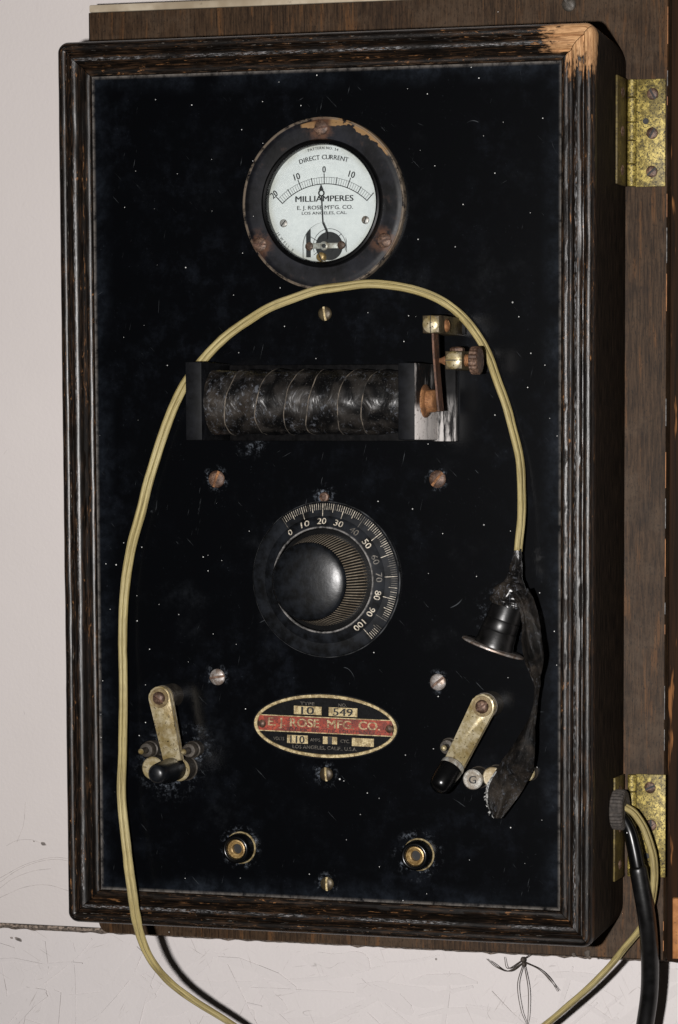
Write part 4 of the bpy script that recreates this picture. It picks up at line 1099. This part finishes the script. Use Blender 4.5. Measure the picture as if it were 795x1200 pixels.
# ---------------- cable grommet on the right side
gx = .1610
gq = P(720.5, 952, -.030)
gm = Vector((gx, .0425, gq.z)); GM = frame_mat(gm, Vector((1, 0, 0)))
b = B(); nk = 64; rgs = []
for zz, rr3 in ((0, .0112), (.0006, .0117), (.0062, .0117), (.0072, .0108), (.0076, .0090), (.0070, .0060)):
    rgs.append([b.verts.new(GM @ Vector(((rr3 - (.0005 if k % 2 else 0)) * math.cos(2 * PI * k / nk), (rr3 - (.0005 if k % 2 else 0)) * math.sin(2 * PI * k / nk), zz))) for k in range(nk)])
for p, q in zip(rgs, rgs[1:]):
    for k in range(nk): b.faces.new((p[k], p[(k + 1) % nk], q[(k + 1) % nk], q[k]))
b.faces.new(rgs[0]); b.faces.new(rgs[-1][::-1]); obj('grommet', b, 'grommet', case, None)

# ---------------------------------------------------------------- the cream cord with its taped plug
cordt = thing('lamp_cord', 'yellowed cream two-strand cord looped over the black panel, ending in a plug bound with tape', 'cord', P(607, 645, .016))
path = [(607, 646, .016), (610.5, 610, .013), (611.5, 575, .009), (608.5, 537, .006), (598, 490, .0045), (586, 455, .0045), (575, 420, .0045), (560, 393, .0045), (540, 369, .0045), (516, 352, .005),
        (487, 340, .006), (455, 334, .008), (425, 333, .0100), (395, 336.5, .0102), (362, 344, .0100), (330, 355, .008), (300, 370, .006), (271, 389, .0050), (250, 409, .0050), (232, 430, .0048),
        (214, 455, .0045), (200, 486, .0045), (186, 525, .0045), (173, 570, .0045), (162, 610, .0048), (152.5, 650, .005), (146, 690, .0055), (144.2, 730, .0060), (144.5, 780, .0068), (144.5, 830, .0078), (143.5, 880, .0088), (142.8, 930, .0098), (145.5, 970, .0108),
        (150.5, 1010, .0120), (154.5, 1040, .0130), (159, 1070, .0130), (166, 1100, .0110), (179, 1127, .0050), (200, 1151, -.004), (230, 1174, -.012), (262, 1194, -.020), (310, 1222, -.030), (400, 1262, -.045), (520, 1262, -.055),
        (600, 1228, -.058), (640, 1200, -.058), (675, 1171, -.058), (706, 1141, -.057), (730, 1114, -.056), (752, 1086, -.054), (765.5, 1050, -.052), (766, 1010, -.050), (758, 977, -.048), (746, 957, -.046), (735, 948, -.044), (724, 945, -.043)]
cp_ = catmull([P(*q) for q in path], 6)
def twist(t):
    s = t * len(path)
    base = -.35
    if s < 9: return -1.40 + .2 * s / 9
    if s < 20: return -1.2 + .75 * (s - 9) / 11
    if s < 36: return -.4 + .15 * math.sin((s - 20) * .5)
    return -.4 - 1.0 * min(1, (s - 36) / 8)
hwid = .00165
def side(sgn):
    def f(t, tan):
        n = tan.cross(Vector((0, -1, 0))).normalized(); bnn = n.cross(tan)
        a = twist(t); return (n * math.cos(a) + bnn * math.sin(a)) * sgn * hwid
    return f
b = B()
for s in (-1, 1): tube(b, [p + Vector((noise.noise(p * 45) * .0007, 0, noise.noise(p * 45 + Vector((9, 9, 9))) * .0007)) for p in cp_], lambda t: .00165 * (1 + .09 * noise.noise(Vector((t * 140, 1, 1)))), 14, 0, side(s))
obj('cord_wire', b, 'cord', cordt, 180)
# plug
pd_ = P(578, 759, .0205); axis = Vector((-.33, -.07, -.94)).normalized()
Lp = .0300
PM = frame_mat(pd_ - axis * Lp, axis, Vector((0, -1, 0)))
plug = bpy.data.objects.new('plug', None); COL.objects.link(plug); plug.location = pd_; plug.parent = cordt; plug.matrix_parent_inverse = WORLD[cordt.name].inverted(); WORLD['plug'] = Matrix.Translation(pd_); plug.empty_display_size = .01
b = B(); lathe(b, [(0, 0), (.0084, 0), (.0090, .0010), (.0097, Lp * .42), (.0098, Lp * .44), (.0095, Lp * .46), (.0099, Lp * .50), (.0102, Lp * .64), (.0100, Lp * .66), (.0104, Lp * .68),(.0107, Lp * .86), (.0112, Lp * .90), (.0113, Lp - .0006)], PM, 48); obj('plug_body', b, 'rubber', plug, 40)
b = B(); lathe(b, [(0, Lp - .0007), (.0172, Lp - .0009), (.0182, Lp - .0004), (.0183, Lp + .0004), (.0176, Lp + .0008), (0, Lp + .0008)], PM, 64); obj('plug_flange', b, 'steel', plug, 40)
# tape wound round the cord and the neck of the plug
tp = [P(607.2, 643, .016), P(606, 655, .0165), P(604, 670, .0175), P(602, 683, .019), P(600.5, 690, .020), P(598.5, 697, .0205), P(597, 703, .0205), P(595.5, 709, .0205)]
cs = catmull(tp, 6); rr_t = [.0021, .0027, .0038, .0056, .0083, .0098, .0104, .0103]
b = B(); seg = 40; rings = []
for i, p in enumerate(cs):
    t = i / (len(cs) - 1) * (len(rr_t) - 1); k = min(int(t), len(rr_t) - 2); r = rr_t[k] + (rr_t[k + 1] - rr_t[k]) * (t - k)
    tan = (cs[min(i + 1, len(cs) - 1)] - cs[max(i - 1, 0)]).normalized(); M = frame_mat(p, tan, Vector((0, -1, 0)))
    ring = []
    for j in range(seg):
        a = 2 * PI * j / seg
        fold = noise.noise(Vector((math.cos(a) * 1.6, math.sin(a) * 1.6, i * .22 + a * .3))) * .16 + noise.ridged_multi_fractal(Vector((math.cos(a) * 1.3, math.sin(a) * 1.3, i * .13 - a * .25)), 1, 2, 2, 1, 2) * .10 - .08
        ring.append(b.verts.new(M @ Vector((math.cos(a), math.sin(a), 0)) * 1 if False else M @ Vector((math.cos(a) * r * (1 + fold), math.sin(a) * r * (1 + fold), 0))))
    rings.append(ring)
for p, q in zip(rings, rings[1:]):
    for j in range(seg): b.faces.new((p[j], p[(j + 1) % seg], q[(j + 1) % seg], q[j]))
b.faces.new(rings[0]); obj('tape_binding', b, 'tape', cordt, 60)
# loose tail of tape
rows = [(598, 694, 621, 689, .029), (604, 704, 624, 698, .031), (610, 717, 628, 712, .031), (612, 734, 632, 729, .030), (611, 752, 635, 750, .029), (613, 766, 637, 767, .027), (616, 778, 635.5, 781, .025), (621, 789, 634, 793, .023), (626, 801, 633.5, 803, .022),
        (626.5, 815, 631.5, 816, .021), (624.5, 831, 630, 832, .020), (616, 850, 628.5, 850, .019), (602, 872, 628, 871, .018), (590, 889, 626.5, 888, .017), (580, 904, 624.5, 901, .0165), (571, 919, 620, 913, .016), (570, 932, 610, 930, .015), (572, 945, 600, 944, .0145), (578, 957, 588, 959, .014)]
le = catmull([P(r[0], r[1], r[4]) for r in rows], 5); ri = catmull([P(r[2], r[3], r[4] - .004 * math.sin(i * .9)) for i, r in enumerate(rows)], 5)
b = B(); nx = 16; grid = []
for i, (a, c) in enumerate(zip(le, ri)):
    row = []
    wdt = (c - a).length
    for k in range(nx + 1):
        t = k / nx; p = a.lerp(c, t)
        bulge = math.sin(t * PI) * .0022 * min(1, wdt / .006)
        fold = noise.noise(Vector((t * 3.2 + i * .03, i * .06, 2.7))) * .0022 * min(1, wdt / .008) + (noise.ridged_multi_fractal(Vector((t * 2 - i * .05, i * .04, 9)), 1, 2, 3, 1, 2) - 1) * .0016 * min(1, wdt / .008)
        e = Vector((noise.noise(Vector((i * .5, t * 9, 1))), 0, noise.noise(Vector((i * .5, t * 9, 5))))) * .0002 * (1 if t in (0, 1) else 0)
        row.append(b.verts.new(p + Vector((0, -bulge - fold, 0)) + e))
    grid.append(row)
for i in range(len(grid) - 1):
    for k in range(nx):
        f = b.faces.new((grid[i][k], grid[i][k + 1], grid[i + 1][k + 1], grid[i + 1][k]))
        if i > len(grid) - 22 and k == 0: f.material_index = 1
bmesh.ops.solidify(b, geom=b.faces[:], thickness=.0004)
obj('tape_tail', b, ['tape_dusty', 'fray'], cordt, 60)
b = B()
for k in range(26):                              # frayed threads at the torn end
    t = random.random(); i = len(grid) - 1 - int(t * 18); 
    p = le[min(i, len(le) - 1)]
    q = p + Vector((random.uniform(-.0012, .0008), random.uniform(-.002, 0), random.uniform(-.003, .001)))
    tube(b, [p, p.lerp(q, .5) + Vector((random.uniform(-.0006, .0006), -.0005, 0)), q], .00016, 5)
o = obj('frayed_threads', b, 'fray', cordt, None); o['kind'] = 'stuff'

# ---------------------------------------------------------------- black cable
cab_path = [(724, 955, -.043), (731, 960, -.044), (738, 973, -.045), (743, 992, -.045), (747.5, 1015, -.045), (753, 1045, -.046), (758, 1075, -.048), (761, 1105, -.052), (762, 1135, -.058), (761, 1165, -.063), (757, 1195, -.066), (750, 1235, -.068), (738, 1290, -.069)]
cc = catmull([P(*q) for q in cab_path], 8)
ct = thing('black_cable', 'thick black rubber cable hanging down beside the lower brass hinge', 'cable', cc[-1])
ki = int(.335 * (len(cc) - 1))
b = B(); tube(b, cc[:ki + 2], lambda t: .0036 + .0010 * t, 18); obj('taped_sleeve', b, 'bakelite', ct, 180)
b = B(); tube(b, cc[ki:], lambda t: .0053 if t > .01 else .0047, 20); obj('cable_sheath', b, 'rubber', ct, 180)

# ---------------------------------------------------------------- dead spider under the box
hw_ = -Y_WALL + .004
sb = P(613, 1126, hw_ + .002)
b = B()
def Z(x, y, d=0.): return P(540 + x / 3.118, 1090 + y / 3.118, hw_ + d)
legs = [[(228, 118), (180, 150), (130, 135), (95, 105)], [(225, 121), (168, 150), (120, 122), (108, 112)], [(227, 128), (208, 200), (220, 290), (241, 342)], [(233, 128), (247, 215), (247, 300), (243, 345)],
        [(233, 118), (285, 142), (325, 178), (354, 224)], [(232, 116), (290, 146), (332, 190), (359, 220)], [(230, 106), (250, 92), (272, 82)], [(225, 110), (172, 140), (160, 98)]]
for k, lg in enumerate(legs): tube(b, catmull([Z(x, y, .001 + .006 * math.sin(PI * i / (len(lg) - 1))) for i, (x, y) in enumerate(lg)], 6), lambda t: .00036 - .00018 * t, 6)
for dx, dz, r in ((0, .0006, .0016), (.0004, -.0022, .0012)):
    Ms = Matrix.Translation(sb + Vector((dx, 0, dz)))
    lathe(b, [(0, r * 1.3), (r * .6, r), (r, .2 * r), (r * .9, -.5 * r), (0, -1.3 * r)], Ms, 14)
o = obj('spider', b, 'spider', None, 180); o['label'] = 'dead thin-legged brown spider hanging on the wall below the box'; o['category'] = 'spider'
b = B()
for (px, py, r) in ((673, 1119, .0013), (689, 1117, .0019), (691, 1122, .0011)):
    M = Matrix.Translation(P(px, py, -Y_CAB + .0008)); t = bmesh.new(); bmesh.ops.create_icosphere(t, subdivisions=3, radius=r)
    for v in t.verts: v.co *= 1 + .5 * noise.noise(v.co * 900)
    t.transform(M); me = bpy.data.meshes.new('t'); t.to_mesh(me); t.free(); b.from_mesh(me); bpy.data.meshes.remove(me)
o = obj('cocoon', b, 'lint', None, 180); o['label'] = 'grey lumps of web and lint stuck to the cabinet bottom edge'; o['category'] = 'cobweb'; o['kind'] = 'stuff'
